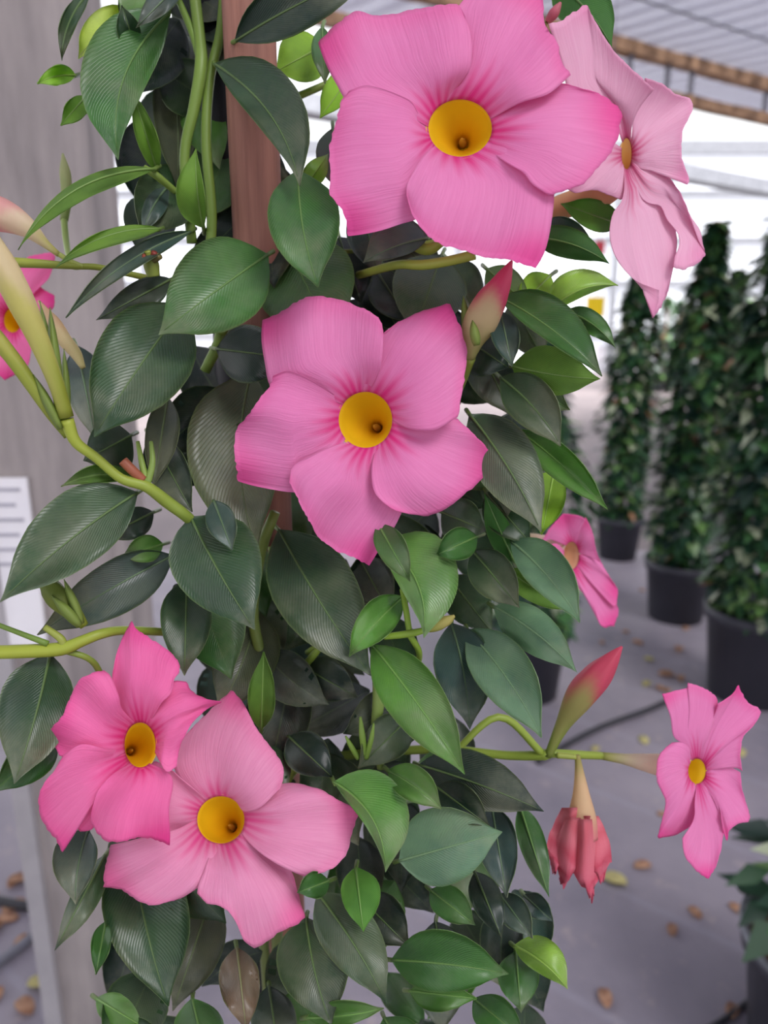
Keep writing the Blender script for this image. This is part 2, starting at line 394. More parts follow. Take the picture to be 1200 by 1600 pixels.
def column_plant(px, py, r, h, ytop, rad, n, label, seed, size=0.06, group='potted columns of climbing foliage'):
    rng = random.Random(seed); g = on_plane(px, py, 0); g.y += r*0.75
    top = at_dist(px, ytop, g.y).z
    root = empty('potted_climber', (g.x, g.y, 0)); tag(root, label, 'potted plant', group)
    V, Fc = pot_geo(Vector((g.x, g.y, 0)), r, h); mesh_obj('pot', V, Fc, M['pot'], root, smooth=True, origin=g)
    V, Fc = soil_geo(Vector((g.x, g.y, 0)), r*0.95, h*0.86); mesh_obj('soil', V, Fc, M['soil'], root, origin=g)
    V, Fc = sweep([Vector((g.x, g.y, h*0.4)), Vector((g.x, g.y, top))], [0.016, 0.014], 8); mesh_obj('stake', V, Fc, M['wood'], root)
    V, Fc, C = leaf_cloud(g, h*0.95, top, rad, n, size, rng)
    tag(mesh_obj('foliage', V, Fc, M['bgleaf'], root, cols=C, smooth=True, origin=g), kind='stuff')
    return root
column_plant(972, 878, 0.125, 0.24, 400, 0.115, 2600, 'slender leafy column in a dark pot, standing alone behind the side-facing pink bloom', 1)
column_plant(1069, 978, 0.145, 0.27, 345, 0.12, 3000, 'leafy column in a dark pot between the lone slender column and the biggest one', 2)
column_plant(1196, 1110, 0.17, 0.33, 150, 0.16, 4200, 'biggest dense leafy column in a large dark pot on the mat', 3)
column_plant(832, 1102, 0.13, 0.26, 520, 0.13, 1500, 'leafy column in a dark pot hidden close behind the flowering vine', 4)
column_plant(1122, 800, 0.15, 0.26, 420, 0.15, 2400, 'dense leafy column on the pale path behind the two largest ones', 5)
column_plant(1400, 900, 0.15, 0.26, 300, 0.2, 2500, 'dense leafy column at the end of the group of climbers on the path', 8)
rng = random.Random(5)
for k, (px, py) in enumerate(((1035, 612), (1056, 600), (1090, 608), (1120, 598), (1165, 606), (1210, 600))):
    column_plant(px, py, 0.18, 0.3, 455+rng.uniform(-12, 20), 0.36, 420, 'far dark green bushy climber at the back of the greenhouse path', 20+k, 0.13, 'far bushy climbers')
# pot cut by the photograph's edge, close on the mat
def near_pot():
    rng = random.Random(11); c = on_plane(1183, 1500, 0.24); c = Vector((c.x+0.155, c.y+0.02, 0))
    root = empty('potted_shrub', c); tag(root, 'low young shrub in a grey pot with pale rim on the mat', 'potted plant')
    V, Fc = pot_geo(c, 0.15, 0.25); mesh_obj('pot', V, Fc, M['pot'], root, origin=c)
    s = [c+Vector((math.cos(k/24*6.2832)*0.157, math.sin(k/24*6.2832)*0.157, 0.25)) for k in range(25)]
    V, Fc = sweep(s, [0.006]*25, 8, False); mesh_obj('rim', V, Fc, M['steel'], root, origin=c)
    V, Fc = soil_geo(c, 0.142, 0.21); mesh_obj('soil', V, Fc, M['soil'], root, origin=c)
    V, Fc = sweep([c+Vector((0, 0, 0.1)), c+Vector((-0.01, 0, 0.45))], [0.006, 0.003], 8); mesh_obj('stem', V, Fc, M['wood'], root)
    V, Fc, C = leaf_cloud(c, 0.25, 0.5, 0.15, 120, 0.07, rng); tag(mesh_obj('foliage', V, Fc, M['bgleaf'], root, cols=C, origin=c), kind='stuff')
near_pot()

# cards hanging from the net
def hang(px0, py0, px1, py1, Y, name, mat, label, ztop):
    a = at_dist(px0, py0, Y); b = at_dist(px1, py1, Y); cx = (a.x+b.x)/2
    root = empty(name, (cx, Y, b.z)); tag(root, label, 'card')
    V, Fc = box_geo((cx, Y, (a.z+b.z)/2), (b.x-a.x, 0.004, a.z-b.z)); mesh_obj('sheet', V, Fc, mat, root, smooth=False)
    V, Fc = sweep([Vector((cx, Y, a.z-0.01)), Vector((cx, Y, ztop))], [0.0015]*2, 5); mesh_obj('string', V, Fc, M['wire'], root)
hang(917, 464, 943, 495, 3.4, 'sticky_trap', M['yellow'], 'bright yellow sticky trap card hanging beyond the flowering vine', 3.2)
hang(930, 376, 944, 398, 4.6, 'marker_card', M['red'], 'small red card hanging beyond the flowering vine', 3.2)

# fallen leaves, hoses
def litter(px, py, L, mat, label, group, rng):
    c = on_plane(px, py, 0.0); a = rng.random()*6.28; u = Vector((math.cos(a), math.sin(a), 0)); v = Vector((-u.y, u.x, 0))
    pts = []; n = 10; curl = rng.uniform(.1, .3)*L
    for k in range(n):
        t = k/n*6.2832; pts.append(c+u*L*.5*math.cos(t)+v*L*.3*math.sin(t)+Vector((0, 0, 0.002+curl*abs(math.sin(t))+curl*.3*abs(math.cos(t)))))
    V = [c+Vector((0, 0, 0.001))]+pts+[c+Vector((0, 0, -0.002))]+[p-Vector((0, 0, 0.002)) for p in pts]
    Fc = [(0, 1+k, 1+(k+1) % n) for k in range(n)]+[(n+1, n+2+(k+1) % n, n+2+k) for k in range(n)]+[(1+k, n+2+k, n+2+(k+1) % n, 1+(k+1) % n) for k in range(n)]
    tag(mesh_obj('fallen_leaf', V, Fc, mat, origin=c), label, 'leaf', group)
rng = random.Random(3)
litter(945, 1562, 0.045, M['dry'], 'curled brown leaf lying alone on the bare mat', None, rng)
for k in range(34):
    px = rng.uniform(900, 1200); py = rng.uniform(905, 1180) if k < 26 else rng.uniform(1180, 1600)
    if px > 1110 and py > 1000 and py < 1100: continue
    d, i = rng.choice(((M['dry'], 0), (M['dry'], 0), (M['dry2'], 1)))
    litter(px, py, rng.uniform(.03, .06), d, ('dry brown leaf scattered on the mat by the pots', 'yellowed leaf scattered on the mat by the pots')[i], ('brown leaves on the mat', 'yellowed leaves on the mat')[i], rng)
for k in range(16):
    litter(rng.uniform(-30, 70), rng.uniform(1290, 1600), rng.uniform(.03, .055), M['dry'] if k % 4 else M['dry2'], ('dry brown leaf lying by the concrete column', 'yellowed leaf lying by the concrete column')[0 if k % 4 else 1], ('brown leaves by the column', 'yellowed leaves by the column')[0 if k % 4 else 1], rng)
def hose(pts, r, label, mat='hose'):
    w_ = [on_plane(x, y, r) for x, y in pts]; q_ = [Vector(t) for t in tri_spline([tuple(p) for p in w_], 40)]
    V, Fc = sweep(q_, [r]*40, 8); tag(mesh_obj('drip_hose', V, Fc, M[mat]), label, 'hose', None)
hose([(840, 1190), (930, 1140), (1010, 1110), (1040, 1097), (1060, 1090)], 0.010, 'black drip hose crossing the mat towards the biggest pot')
hose([(1040, 1640), (1120, 1600), (1200, 1545), (1300, 1500)], 0.006, 'thin black drip hose beside the low young shrub')
hose([(-60, 1395), (0, 1408), (45, 1415), (120, 1410)], 0.011, 'black drip hose behind the concrete column')
hose([(-40, 1530), (10, 1495), (60, 1455), (110, 1410)], 0.010, 'grey pipe lying on the ground behind the concrete column', 'wire')

# ------------------------------------------------------------------ the flowering vine
BASE = Vector((0.0-0.055, 0.40, 0.0))
vine = empty('mandevilla_vine', BASE); tag(vine, 'climbing vine with glossy dark leaves and large pink trumpet flowers', 'flowering vine')
pc = Vector((-0.055, 0.42, 0))
V, Fc = pot_geo(pc, 0.14, 0.27); mesh_obj('pot', V, Fc, M['pot'], vine, origin=pc)
V, Fc = soil_geo(pc, 0.133, 0.23); mesh_obj('soil', V, Fc, M['soil'], vine, origin=pc)
# wooden stake (held by the pot's soil), black tube added to darken the gap
ST = at_dist(396, 200, 0.372)
V, Fc = sweep([Vector((ST.x, 0.372, z)) for z in (0.2, 0.8, 1.2, 1.75)], [0.0117]*4, 20)
tag(mesh_obj('wooden_stake', V, Fc, M['wood'], vine), 'round red-brown wooden stake')
S2 = at_dist(343, 200, 0.40)
V, Fc = sweep([Vector((S2.x, 0.40, z)) for z in (0.2, 0.8, 1.2, 1.70)], [0.009]*4, 16)
tag(mesh_obj('gap_filler_tube', V, Fc, M['black'], vine), 'black tube added to darken the gap beside the wooden stake')

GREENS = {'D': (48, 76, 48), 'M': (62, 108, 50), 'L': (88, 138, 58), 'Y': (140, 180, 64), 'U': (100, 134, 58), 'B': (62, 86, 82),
          'K': (30, 52, 40), 'G': (92, 100, 78), 'N': (120, 104, 84), 'P': (168, 184, 104), 'S': (104, 138, 112)}  # B and S put bluish and pale sheen into the leaf colour
PROF = [(0, .04), (.03, .22), (.08, .48), (.15, .74), (.24, .92), (.34, 1.0), (.46, .99), (.58, .9), (.68, .75), (.77, .56), (.85, .34), (.91, .18), (.96, .075), (1, .008)]
def prof(t, sh=0.0):
    t = min(1, max(0, t)); t = t**(1.0-sh)
    for (a, x), (b, y) in zip(PROF, PROF[1:]):
        if t <= b: return x+(y-x)*sstep(a, b, t)*0.3+(y-x)*(t-a)/(b-a)*0.7
    return 0.0
nleaf = [0]
def solid(front, th, nt_, ns_):
    """closed thin sheet from a grid of world points; returns verts, faces, front/back index"""
    V = [p for r in front for p in r]; nv = len(V); ctr = CAM
    nor = []
    for i in range(nt_):
        for j in range(ns_):
            a = front[min(nt_-1, i+1)][j]-front[max(0, i-1)][j]; b = front[i][min(ns_-1, j+1)]-front[i][max(0, j-1)]
            n = a.cross(b); nor.append(n.normalized() if n.length > 1e-12 else Vector((0, 0, 0)))
    g = sum((n.dot(v-CAM) for n, v in zip(nor, V)))
    sgn = 1 if g > 0 else -1                                   # push the second sheet away from the viewer
    V2 = [v+n*sgn*th for v, n in zip(V, nor)]
    Fc = []; mi = []
    for i in range(nt_-1):
        for j in range(ns_-1):
            q = (i*ns_+j, i*ns_+j+1, (i+1)*ns_+j+1, (i+1)*ns_+j)
            f = q if sgn < 0 else q[::-1]
            # front faces look at the camera
            Fc.append(f[::-1] if sgn < 0 else f[::-1]) if False else Fc.append(q if sgn < 0 else q[::-1]); mi.append(0)
            Fc.append(tuple(nv+k for k in (q[::-1] if sgn < 0 else q))); mi.append(1)
    bd = [j for j in range(ns_)]+[i*ns_+ns_-1 for i in range(1, nt_)]+[(nt_-1)*ns_+j for j in range(ns_-2, -1, -1)]+[i*ns_ for i in range(nt_-2, 0, -1)]
    for a, b in zip(bd, bd[1:]+bd[:1]): Fc.append((a, b, nv+b, nv+a)); mi.append(0)
    return V+V2, Fc, mi, nor, sgn
def leaf(bx, by, tx, ty, zb, wa, wb, col='D', bend=0, dz=-12, fold=4, arch=6, tilt=0, under=False, sh=0.0, detail=True, wave=1.0, stalk=None, drip=0):
    """blade from base to tip; side a is to the left of a leaf that hangs down"""
    rng = random.Random(nleaf[0]*31+5); nleaf[0] += 1
    if rng.random() < 0.6: fold = -fold*1.2
    wave *= rng.uniform(1.0, 2.4); drip = drip or rng.uniform(-4, 8)
    NT, NS = (19, 9) if detail else (11, 5)
    dx, dy = tx-bx, ty-by; L = math.hypot(dx, dy); ax, ay = -dy/L, dx/L
    zb += 0.05*max(0, dy); dz -= 0.10*max(0, dy)          # hanging blades reach outwards, faces turned up
    cx, cy = (bx+tx)/2+ax*bend*2, (by+ty)/2+ay*bend*2
    ph = rng.random()*6.28; fr = []; uvs = []; mids = []
    for i in range(NT):
        t = i/(NT-1); t = t*0.96+0.04*t*t
        mx_ = (1-t)**2*bx+2*t*(1-t)*cx+t*t*tx; my_ = (1-t)**2*by+2*t*(1-t)*cy+t*t*ty
        gx = 2*(1-t)*(cx-bx)+2*t*(tx-cx); gy = 2*(1-t)*(cy-by)+2*t*(ty-cy); g = math.hypot(gx, gy)
        px, py = -gy/g, gx/g; row = []
        pw = prof(t, sh)
        for j in range(NS):
            s = 1-2*j/(NS-1); wdt = (wa if s > 0 else wb)*pw
            z = zb+dz*t-arch*math.sin(math.pi*t)+fold*pw*abs(s)**1.2+tilt*s*pw+wave*1.3*math.sin(t*9+ph+s)*s*s*pw+drip*max(0, t-.8)**2*25
            row.append(P(mx_+px*wdt*s, my_+py*wdt*s, z)); uvs.append((t, 0.5-0.5*s))
        fr.append(row); mids.append((mx_, my_, z))
    V, Fc, mi, nor, sgn = solid(fr, 0.00035, NT, NS)
    mats = [M['under'], M['leaf']] if under else [M['leaf'], M['under']]
    o = mesh_obj('leaf', V, Fc, mats, vine, origin=fr[0][NS//2], midx=mi, uvs=uvs+uvs)
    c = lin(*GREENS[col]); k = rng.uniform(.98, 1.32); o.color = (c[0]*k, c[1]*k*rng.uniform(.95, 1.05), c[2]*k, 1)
    if detail:
        pts = [fr[i][NS//2]-nor[i*NS+NS//2]*sgn*0.0001 for i in range(0, NT-1)]
        V, Fc = sweep(pts, [0.00062*(1-0.8*i/(NT-2)) for i in range(NT-1)], 6)
        cm = mixc(c, lin(150, 178, 100), 0.28)
        mesh_obj('midrib', V, Fc, M['stem'], o, cols=[cm]*len(V))
        if stalk is None: stalk = (bx-dx/L*9-ax*rng.uniform(-5, 5), by-dy/L*9, zb+26)
        sp = [P(bx+dx/L*4, by+dy/L*4, zb), P((bx+stalk[0])/2, (by+stalk[1])/2, (zb+stalk[2])/2-1), P(*stalk)]
        sp = [Vector(t) for t in tri_spline([tuple(p) for p in sp], 7)]
        V, Fc = sweep(sp, [0.0009+0.0002*i/6 for i in range(7)], 8)
        mesh_obj('petiole', V, Fc, M['stem'], o, cols=[lin(112, 138, 66)]*len(V))
    return o
def stem(pts, c0=(112, 140, 60), c1=None, name='stem', parent=None, seg=10, n=None):
    """pts: (x, y, depth mm, radius px)"""
    n = n or max(8, len(pts)*5); q = tri_spline([tuple(map(float, p)) for p in pts], n)
    V, Fc = sweep([P(a[0], a[1], a[2]) for a in q], [max(0.2, a[3])*a[2]*0.001/F for a in q], seg)
    C = []
    for i in range(n): C += [mixc(lin(*c0), lin(*(c1 or c0)), i/(n-1))]*seg
    return mesh_obj(name, V, Fc, M['stem'] if name in ('stem', 'pedicel', 'cut_stub') else M['organ'], parent or vine, cols=C)

# ---- flowers
def split_curve(pts, n):
    """curve through points, sharp at points marked with a third value"""
    segs = [[]]
    for i, p in enumerate(pts):
        segs[-1].append(tuple(map(float, p[:2])))
        if len(p) > 2 and 0 < i < len(pts)-1: segs.append([tuple(map(float, p[:2]))])
    d = []
    for s in segs:
        q = tri_spline(s, 40); d += q if not d else q[1:]
    return resample(d, n)
PAL = {'rose': ((240, 136, 194), (238, 48, 154), (232, 14, 130)), 'hot': ((246, 116, 180), (240, 40, 150), (234, 10, 128)),
       'soft': ((242, 156, 196), (240, 84, 160), (234, 60, 145)), 'pale': ((246, 190, 216), (240, 150, 194), (226, 60, 135)),
       'coral': ((240, 120, 150), (228, 70, 110), (215, 50, 95))}
def flower(cx, cy, rx, ry, zc, petals, pal='rose', gx=0.0, gy=0.0, tube=None, depth=9, curl=5, pin=3.0, label=None, name='flower', rip=1.2, throat=(255, 212, 30), outc=((236, 214, 150), (150, 165, 80)), wid=1.0, ox=18, oy=12):
    """petals: dict(a=[edge], o=[outer], b=[edge], out=mm) in photo pixels; gx, gy tilt the flower's plane (mm per px); tube: axis points (x, y, mm, r px)"""
    rng = random.Random(int(cx*7+cy))
    R = max(rx, ry)
    def dep(x, y):
        dx, dy = x-cx, y-cy; rho = math.hypot(dx/rx, dy/ry)
        return zc+gx*dx+gy*dy+depth*math.exp(-max(0, rho-1)/0.9)+curl*max(0, rho-2.6)**1.5*0.25
    # trumpet: rings from the rim backwards
    if tube is None: tube = [(cx+ox*.2, cy+oy*.2, zc+depth+5, R*0.8), (cx+ox*.6, cy+oy*.6, zc+depth+11, R*0.52), (cx+ox, cy+oy, zc+depth+18, R*0.2), (cx+ox*1.6, cy+oy*1.6, zc+depth+36, R*0.13)]
    SEG = 24; rings = []; 
    rings.append([(cx+rx*1.04*math.cos(a), cy+ry*1.04*math.sin(a)) for a in [2*math.pi*k/SEG for k in range(SEG)]])
    ax = tri_spline([(cx, cy, dep(cx+rx, cy), 1.0)]+[(t[0], t[1], t[2], t[3]/R) for t in tube], 14)
    rows = [[P(x, y, dep(x, y)) for x, y in rings[0]]]; cin = [lin(*throat)]
    for i in range(1, 14):
        x, y, z, r = ax[i]; k = sstep(0, 5, i)
        d3 = (P(*ax[min(13, i+1)][:3])-P(*ax[i-1][:3])).normalized()
        ctr = P(x, y, z); row = []
        e1 = (P(x+1, y, z+gx)-P(x, y, z)); e1 = (e1-d3*e1.dot(d3)).normalized(); e2 = e1.cross(d3)
        if e2.dot(UP) > 0: e2 = -e2
        for s in range(SEG):
            a = 2*math.pi*s/SEG
            flat = P(x+rx*r*math.cos(a), y+ry*r*math.sin(a), z+gx*rx*r*math.cos(a)+gy*ry*r*math.sin(a))
            rnd = ctr+(e1*math.cos(a)+e2*math.sin(a))*(R*r*z*0.001/F)
            row.append(flat.lerp(rnd, k))
        rows.append(row)
    V = []; C = []; Fc = []
    for i, row in enumerate(rows):
        for v in row: V.append(v); C.append(mixc(lin(*throat), lin(250, 185, 16), sstep(1, 8, i)))
    nv = len(V); ctrs = [sum(r, Vector())/SEG for r in rows]
    for i, row in enumerate(rows):
        for v in row:
            V.append(v+(v-ctrs[i]).normalized()*0.0004); C.append(mixc(lin(*outc[0]), lin(*outc[1]), sstep(7, 13, i)))
    for i in range(13):
        for s in range(SEG):
            q = (i*SEG+s, i*SEG+(s+1) % SEG, (i+1)*SEG+(s+1) % SEG, (i+1)*SEG+s)
            Fc += [q, tuple(nv+k for k in q[::-1])]
    for s in range(SEG): Fc += [(s, nv+s, nv+(s+1) % SEG, (s+1) % SEG), (13*SEG+s, 13*SEG+(s+1) % SEG, nv+13*SEG+(s+1) % SEG, nv+13*SEG+s)]
    Fc.append(tuple(13*SEG+s for s in range(SEG)))
    fl = mesh_obj(name, V, Fc, M['organ'], vine, cols=C, origin=ctrs[0])
    if label: fl['label'] = label
    # anther cone deep in the throat
    t0 = P(*ax[9][:3]); t1 = P(*ax[5][:3]); rr = R*zc*0.001/F*0.13
    V, Fc = sweep([t0.lerp(t1, k/5) for k in range(6)], [rr*.8, rr, rr*1.05, rr*.9, rr*.55, rr*.1], 10)
    mesh_obj('anther_cone', V, Fc, M['organ'], fl, cols=[lin(230, 190, 80)]*len(V))
    cb, ct, cs = [lin(*c) for c in PAL[pal]]
    NU, NV_ = 26, 41
    for pi_, pt in enumerate(petals):
        a0, o0, b0 = pt['a'], pt['o'], pt['b']
        ang = lambda p: math.atan2((p[1]-cy)/ry, (p[0]-cx)/rx)
        def snap(p): t = ang(p); return (cx+rx*0.97*math.cos(t), cy+ry*0.97*math.sin(t)), t
        (s1, t1_), (s2, t2_) = snap(a0[0]), snap(b0[0])
        d = (t2_-t1_+math.pi) % (2*math.pi)-math.pi
        bc = [(cx+rx*.97*math.cos(t1_+d*k/(NV_-1)), cy+ry*.97*math.sin(t1_+d*k/(NV_-1))) for k in range(NV_)]
        A = split_curve([s1]+list(a0[1:])+[o0[0][:2]], NU); B = split_curve([s2]+list(b0[1:])+[o0[-1][:2]], NU)
        O = split_curve(o0, NV_)
        # widen both edges near the throat; the tucked edge runs on under its neighbour
        sg_ = 1 if d > 0 else -1
        def widen(E, way, tuck):
            out_ = []
            for i, (x, y) in enumerate(E):
                u = i/(NU-1); dl = (0.16*(1-u)+0.16*math.sin(math.pi*u)*(1-0.3*u)) if tuck else 0.14*(1-u)**2
                dl *= way*wid; X, Y = (x-cx)/rx, (y-cy)/ry
                out_.append((cx+rx*(X*math.cos(dl)-Y*math.sin(dl)), cy+ry*(X*math.sin(dl)+Y*math.cos(dl))))
            return out_
        A = widen(A, -sg_, d > 0); B = widen(B, sg_, d < 0)
        bc = [(cx+rx*.97*math.cos(t), cy+ry*.97*math.sin(t)) for t in [ang(A[0])+((ang(B[0])-ang(A[0])+math.pi) % (2*math.pi)-math.pi)*k/(NV_-1) for k in range(NV_)]]
        bc[0] = A[0]; bc[-1] = B[0]
        # clockwise in the picture: increasing atan2 (y points down)
        cw = 1 if d > 0 else -1
        tip = pt.get('tip') or [p for p in o0 if len(p) > 2][0][:2] if (pt.get('tip') or [p for p in o0 if len(p) > 2]) else o0[-1][:2]
        c00, c01, c10, c11 = A[0], B[0], A[-1], B[-1]
        ph = rng.random()*6.28; out = pt.get('out', 0); fr = []; uvs = []; C = []
        fq = rng.uniform(1.3, 2.2)
        ser = [rng.uniform(-1, 1) for _ in range(NV_)]
        for i in range(NU):
            u = i/(NU-1); row = []
            for j in range(NV_):
                v = j/(NV_-1)
                x, y = [(1-u)*bc[j][k]+u*O[j][k]+(1-v)*A[i][k]+v*B[i][k]-((1-u)*(1-v)*c00[k]+(1-u)*v*c01[k]+u*(1-v)*c10[k]+u*v*c11[k]) for k in (0, 1)]
                if 0 < j < NV_-1:
                    e = ser[j]*0.008*u**8; x += (x-cx)*e; y += (y-cy)*e
                s = (v-0.5)*2*cw
                z = dep(x, y)-s*pin*sstep(0.05, .5, u)+out*u*u+rip*u*u*math.sin(6.283*fq*v+ph)+rip*0.7*math.sin(math.pi*u)*math.sin(6.283*1.25*v+ph*1.7)-pt.get('bulge', 2.0)*math.sin(math.pi*v)*math.sin(math.pi*u)*0.8
                row.append(P(x, y, z)); uvs.append((u, v))
                dt = math.hypot(x-tip[0], y-tip[1])/R
                stk = 0.5+0.5*math.sin(v*40+ph)
                hb = sstep(0.42, 0.02, u+0.12*stk+0.28*abs(v-.5)) if False else (1-sstep(0.04, 0.5, u+0.16*stk+0.35*abs(v-.5)))
                c = mixc(cb, ct, 0.85*(1-sstep(0.1, 1.7, dt))); c = mixc(c, ct, 0.35*sstep(.8, 1, u))
                c = mixc(c, cs, 0.92*hb)
                l = 0.5+0.5*noise.noise(Vector((x*0.012, y*0.012, pi_*3.3)))
                C.append(mixc(c, lin(250, 185, 220), 0.22*l*(1-hb)))
            fr.append(row)
        V, Fc, mi, nor, sgn = solid(fr, 0.0003, NU, NV_)
        po = mesh_obj('petal', V, Fc, [M['petal'], M['petal']], fl, uvs=uvs+uvs, cols=C+C, origin=fr[0][NV_//2])
    return fl
S = 's'
# big bloom at the top
flower(719, 200, 51, 46, 286, [
 dict(a=[(663,190),(640,165),(600,145),(554,129),(537,108)], o=[(497,67,S),(517,46),(540,27),(558,17),(583,23),(608,23),(637,16),(667,12),(692,7),(715,6),(724,22)], b=[(697,156),(708,138),(729,108),(735,75),(733,46)], tip=(497,67)),
 dict(a=[(700,157),(722,132),(735,108),(737,75),(733,45),(728,25)], o=[(738,-15),(780,-40),(830,-35),(847,-5),(852,40),(870,62),(875,85),(880,100),(892,117)], b=[(765,180),(790,165),(817,154),(858,144)], tip=(830,-45)),
 dict(a=[(768,188),(795,168),(830,153),(862,141)], o=[(885,132),(912,139),(943,150),(973,173,S),(967,207),(957,233),(933,263),(910,287),(883,298),(857,305)], b=[(773,232),(800,253),(820,267),(833,287)]),
 dict(a=[(683,233),(667,246),(650,267),(637,288)], o=[(635,304),(642,329),(654,350),(671,371),(692,383),(712,388),(733,394),(754,402),(775,404),(796,406),(817,413),(837,419)], b=[(765,232),(796,250),(817,271),(838,292),(842,317),(840,358),(841,400)], tip=(837,419)),
 dict(a=[(667,208),(650,180),(640,163),(618,150),(595,140),(570,134)], o=[(545,142),(533,158),(527,183),(517,217),(514,250),(516,283),(513,296),(525,317),(537,333),(541,350),(544,369)], b=[(675,228),(660,260),(640,300),(625,325),(600,335),(575,350)], tip=(544,369)),
], 'rose', ox=4, oy=24, rip=2.4, pin=4, gx=-0.01, gy=-0.05, label='large pink bloom at the top of the vine, facing out flat')
# star bloom in the middle
flower(571, 656, 43, 45, 300, [
 dict(a=[(537,625),(505,600),(470,588),(437,580),(425,545),(415,520)], o=[(410,500,S),(433,490),(454,477),(471,467),(496,462),(525,467),(550,475),(575,485),(594,500),(599,517)], b=[(571,608),(590,575),(598,537)], tip=(410,500)),
 dict(a=[(573,608),(592,567),(600,529)], o=[(606,519),(625,502),(650,490),(675,481),(702,474,S),(715,500),(725,529),(730,558),(727,583),(723,612),(715,652)], b=[(613,650),(633,662),(658,669),(683,669)]),
 dict(a=[(614,660),(642,671),(683,670)], o=[(715,654),(733,671),(754,692),(780,723,S),(758,742),(733,767),(708,787),(679,804),(658,806),(633,802),(612,794)], b=[(596,698),(585,729),(585,762),(594,779)]),
 dict(a=[(550,692),(517,704),(483,717),(458,729)], o=[(452,754),(462,771),(473,796),(487,821),(504,846),(529,862),(554,871),(577,884)], b=[(594,700),(585,733),(590,767),(606,792),(596,821),(581,858)], tip=(577,884)),
 dict(a=[(533,633),(512,617),(479,594),(450,580)], o=[(427,587),(421,604),(404,625),(387,650),(371,667),(366,687),(368,717),(372,752)], b=[(537,679),(517,700),(487,715),(458,729),(453,746),(412,747)], tip=(372,752)),
], 'rose', rip=2.2, pin=4, gx=0.015, gy=0.0, label='flat open pink bloom with five pointed petals in the middle of the vine')
# lower blooms, the left one in front
flower(345, 1281, 38, 38, 312, [
 dict(a=[(324,1243),(306,1219),(289,1189),(287,1162)], o=[(297,1141),(324,1114),(346,1092),(363,1077,S),(381,1101),(398,1132),(416,1158),(433,1180),(444,1206),(437,1232)], b=[(367,1250),(381,1265),(407,1259)]),
 dict(a=[(372,1262),(400,1262),(420,1245)], o=[(437,1235),(454,1223),(500,1233),(529,1250),(562,1267,S),(552,1296),(544,1325),(533,1346),(512,1360),(479,1371)], b=[(375,1295),(400,1320),(430,1345),(458,1362)]),
 dict(a=[(370,1303),(395,1325),(425,1350)], o=[(459,1372),(468,1403),(478,1434,S),(459,1447),(437,1456),(416,1473),(398,1482),(381,1469),(374,1451),(363,1432),(346,1416),(324,1412),(308,1396)], b=[(337,1322),(324,1355),(311,1381)]),
 dict(a=[(330,1320),(324,1351)], o=[(302,1386),(289,1401),(262,1410),(236,1414),(214,1407),(188,1390),(162,1386,S),(164,1355),(173,1320)], b=[(306,1285),(280,1300),(250,1306),(215,1312)]),
 dict(a=[(306,1276),(280,1281)], o=[(235,1300),(215,1270),(225,1230),(240,1190),(271,1206)], b=[(315,1250),(289,1224)], tip=(215,1270)),
], 'soft', rip=2.6, pin=4, gx=-0.02, gy=-0.06, label='soft pink bloom overlapped by the hot pink one')
flower(219, 1164, 25, 36, 289, [
 dict(a=[(206,1125),(192,1106),(184,1075)], o=[(177,1049),(188,1005),(205,969,S),(214,983),(236,998),(262,1016),(280,1036),(280,1051)], b=[(232,1123),(247,1099),(265,1082),(271,1062)]),
 dict(a=[(236,1119),(251,1099),(267,1084),(276,1071)], o=[(291,1065),(302,1081),(324,1092),(348,1097,S),(324,1108),(302,1127),(291,1145),(280,1171),(276,1197)], b=[(245,1171),(252,1190),(262,1205)]),
 dict(a=[(232,1202),(252,1215),(260,1237),(252,1276)], o=[(265,1321,S),(245,1313),(219,1309),(184,1316),(162,1311),(144,1289),(144,1263)], b=[(206,1202),(175,1215),(153,1237)], tip=(265,1321)),
 dict(a=[(201,1197),(175,1206),(153,1237),(147,1272)], o=[(144,1296),(127,1300),(114,1287),(109,1307),(97,1333,S),(87,1311),(72,1294),(60,1263),(66,1228),(83,1206),(98,1180)], b=[(192,1180),(166,1176),(127,1165)]),
 dict(a=[(192,1171),(162,1173),(127,1165),(105,1173)], o=[(92,1180),(83,1158),(75,1143,S),(94,1123),(105,1101),(116,1075),(131,1057),(162,1047)], b=[(206,1127),(188,1110),(184,1088),(173,1057)]),
], 'hot', rip=2.4, pin=4, gx=0.07, gy=-0.02, tube=[(216,1167,303,28),(211,1170,309,18),(205,1173,317,8),(196,1178,342,5)], label='hot pink bloom in front of the soft pink one')
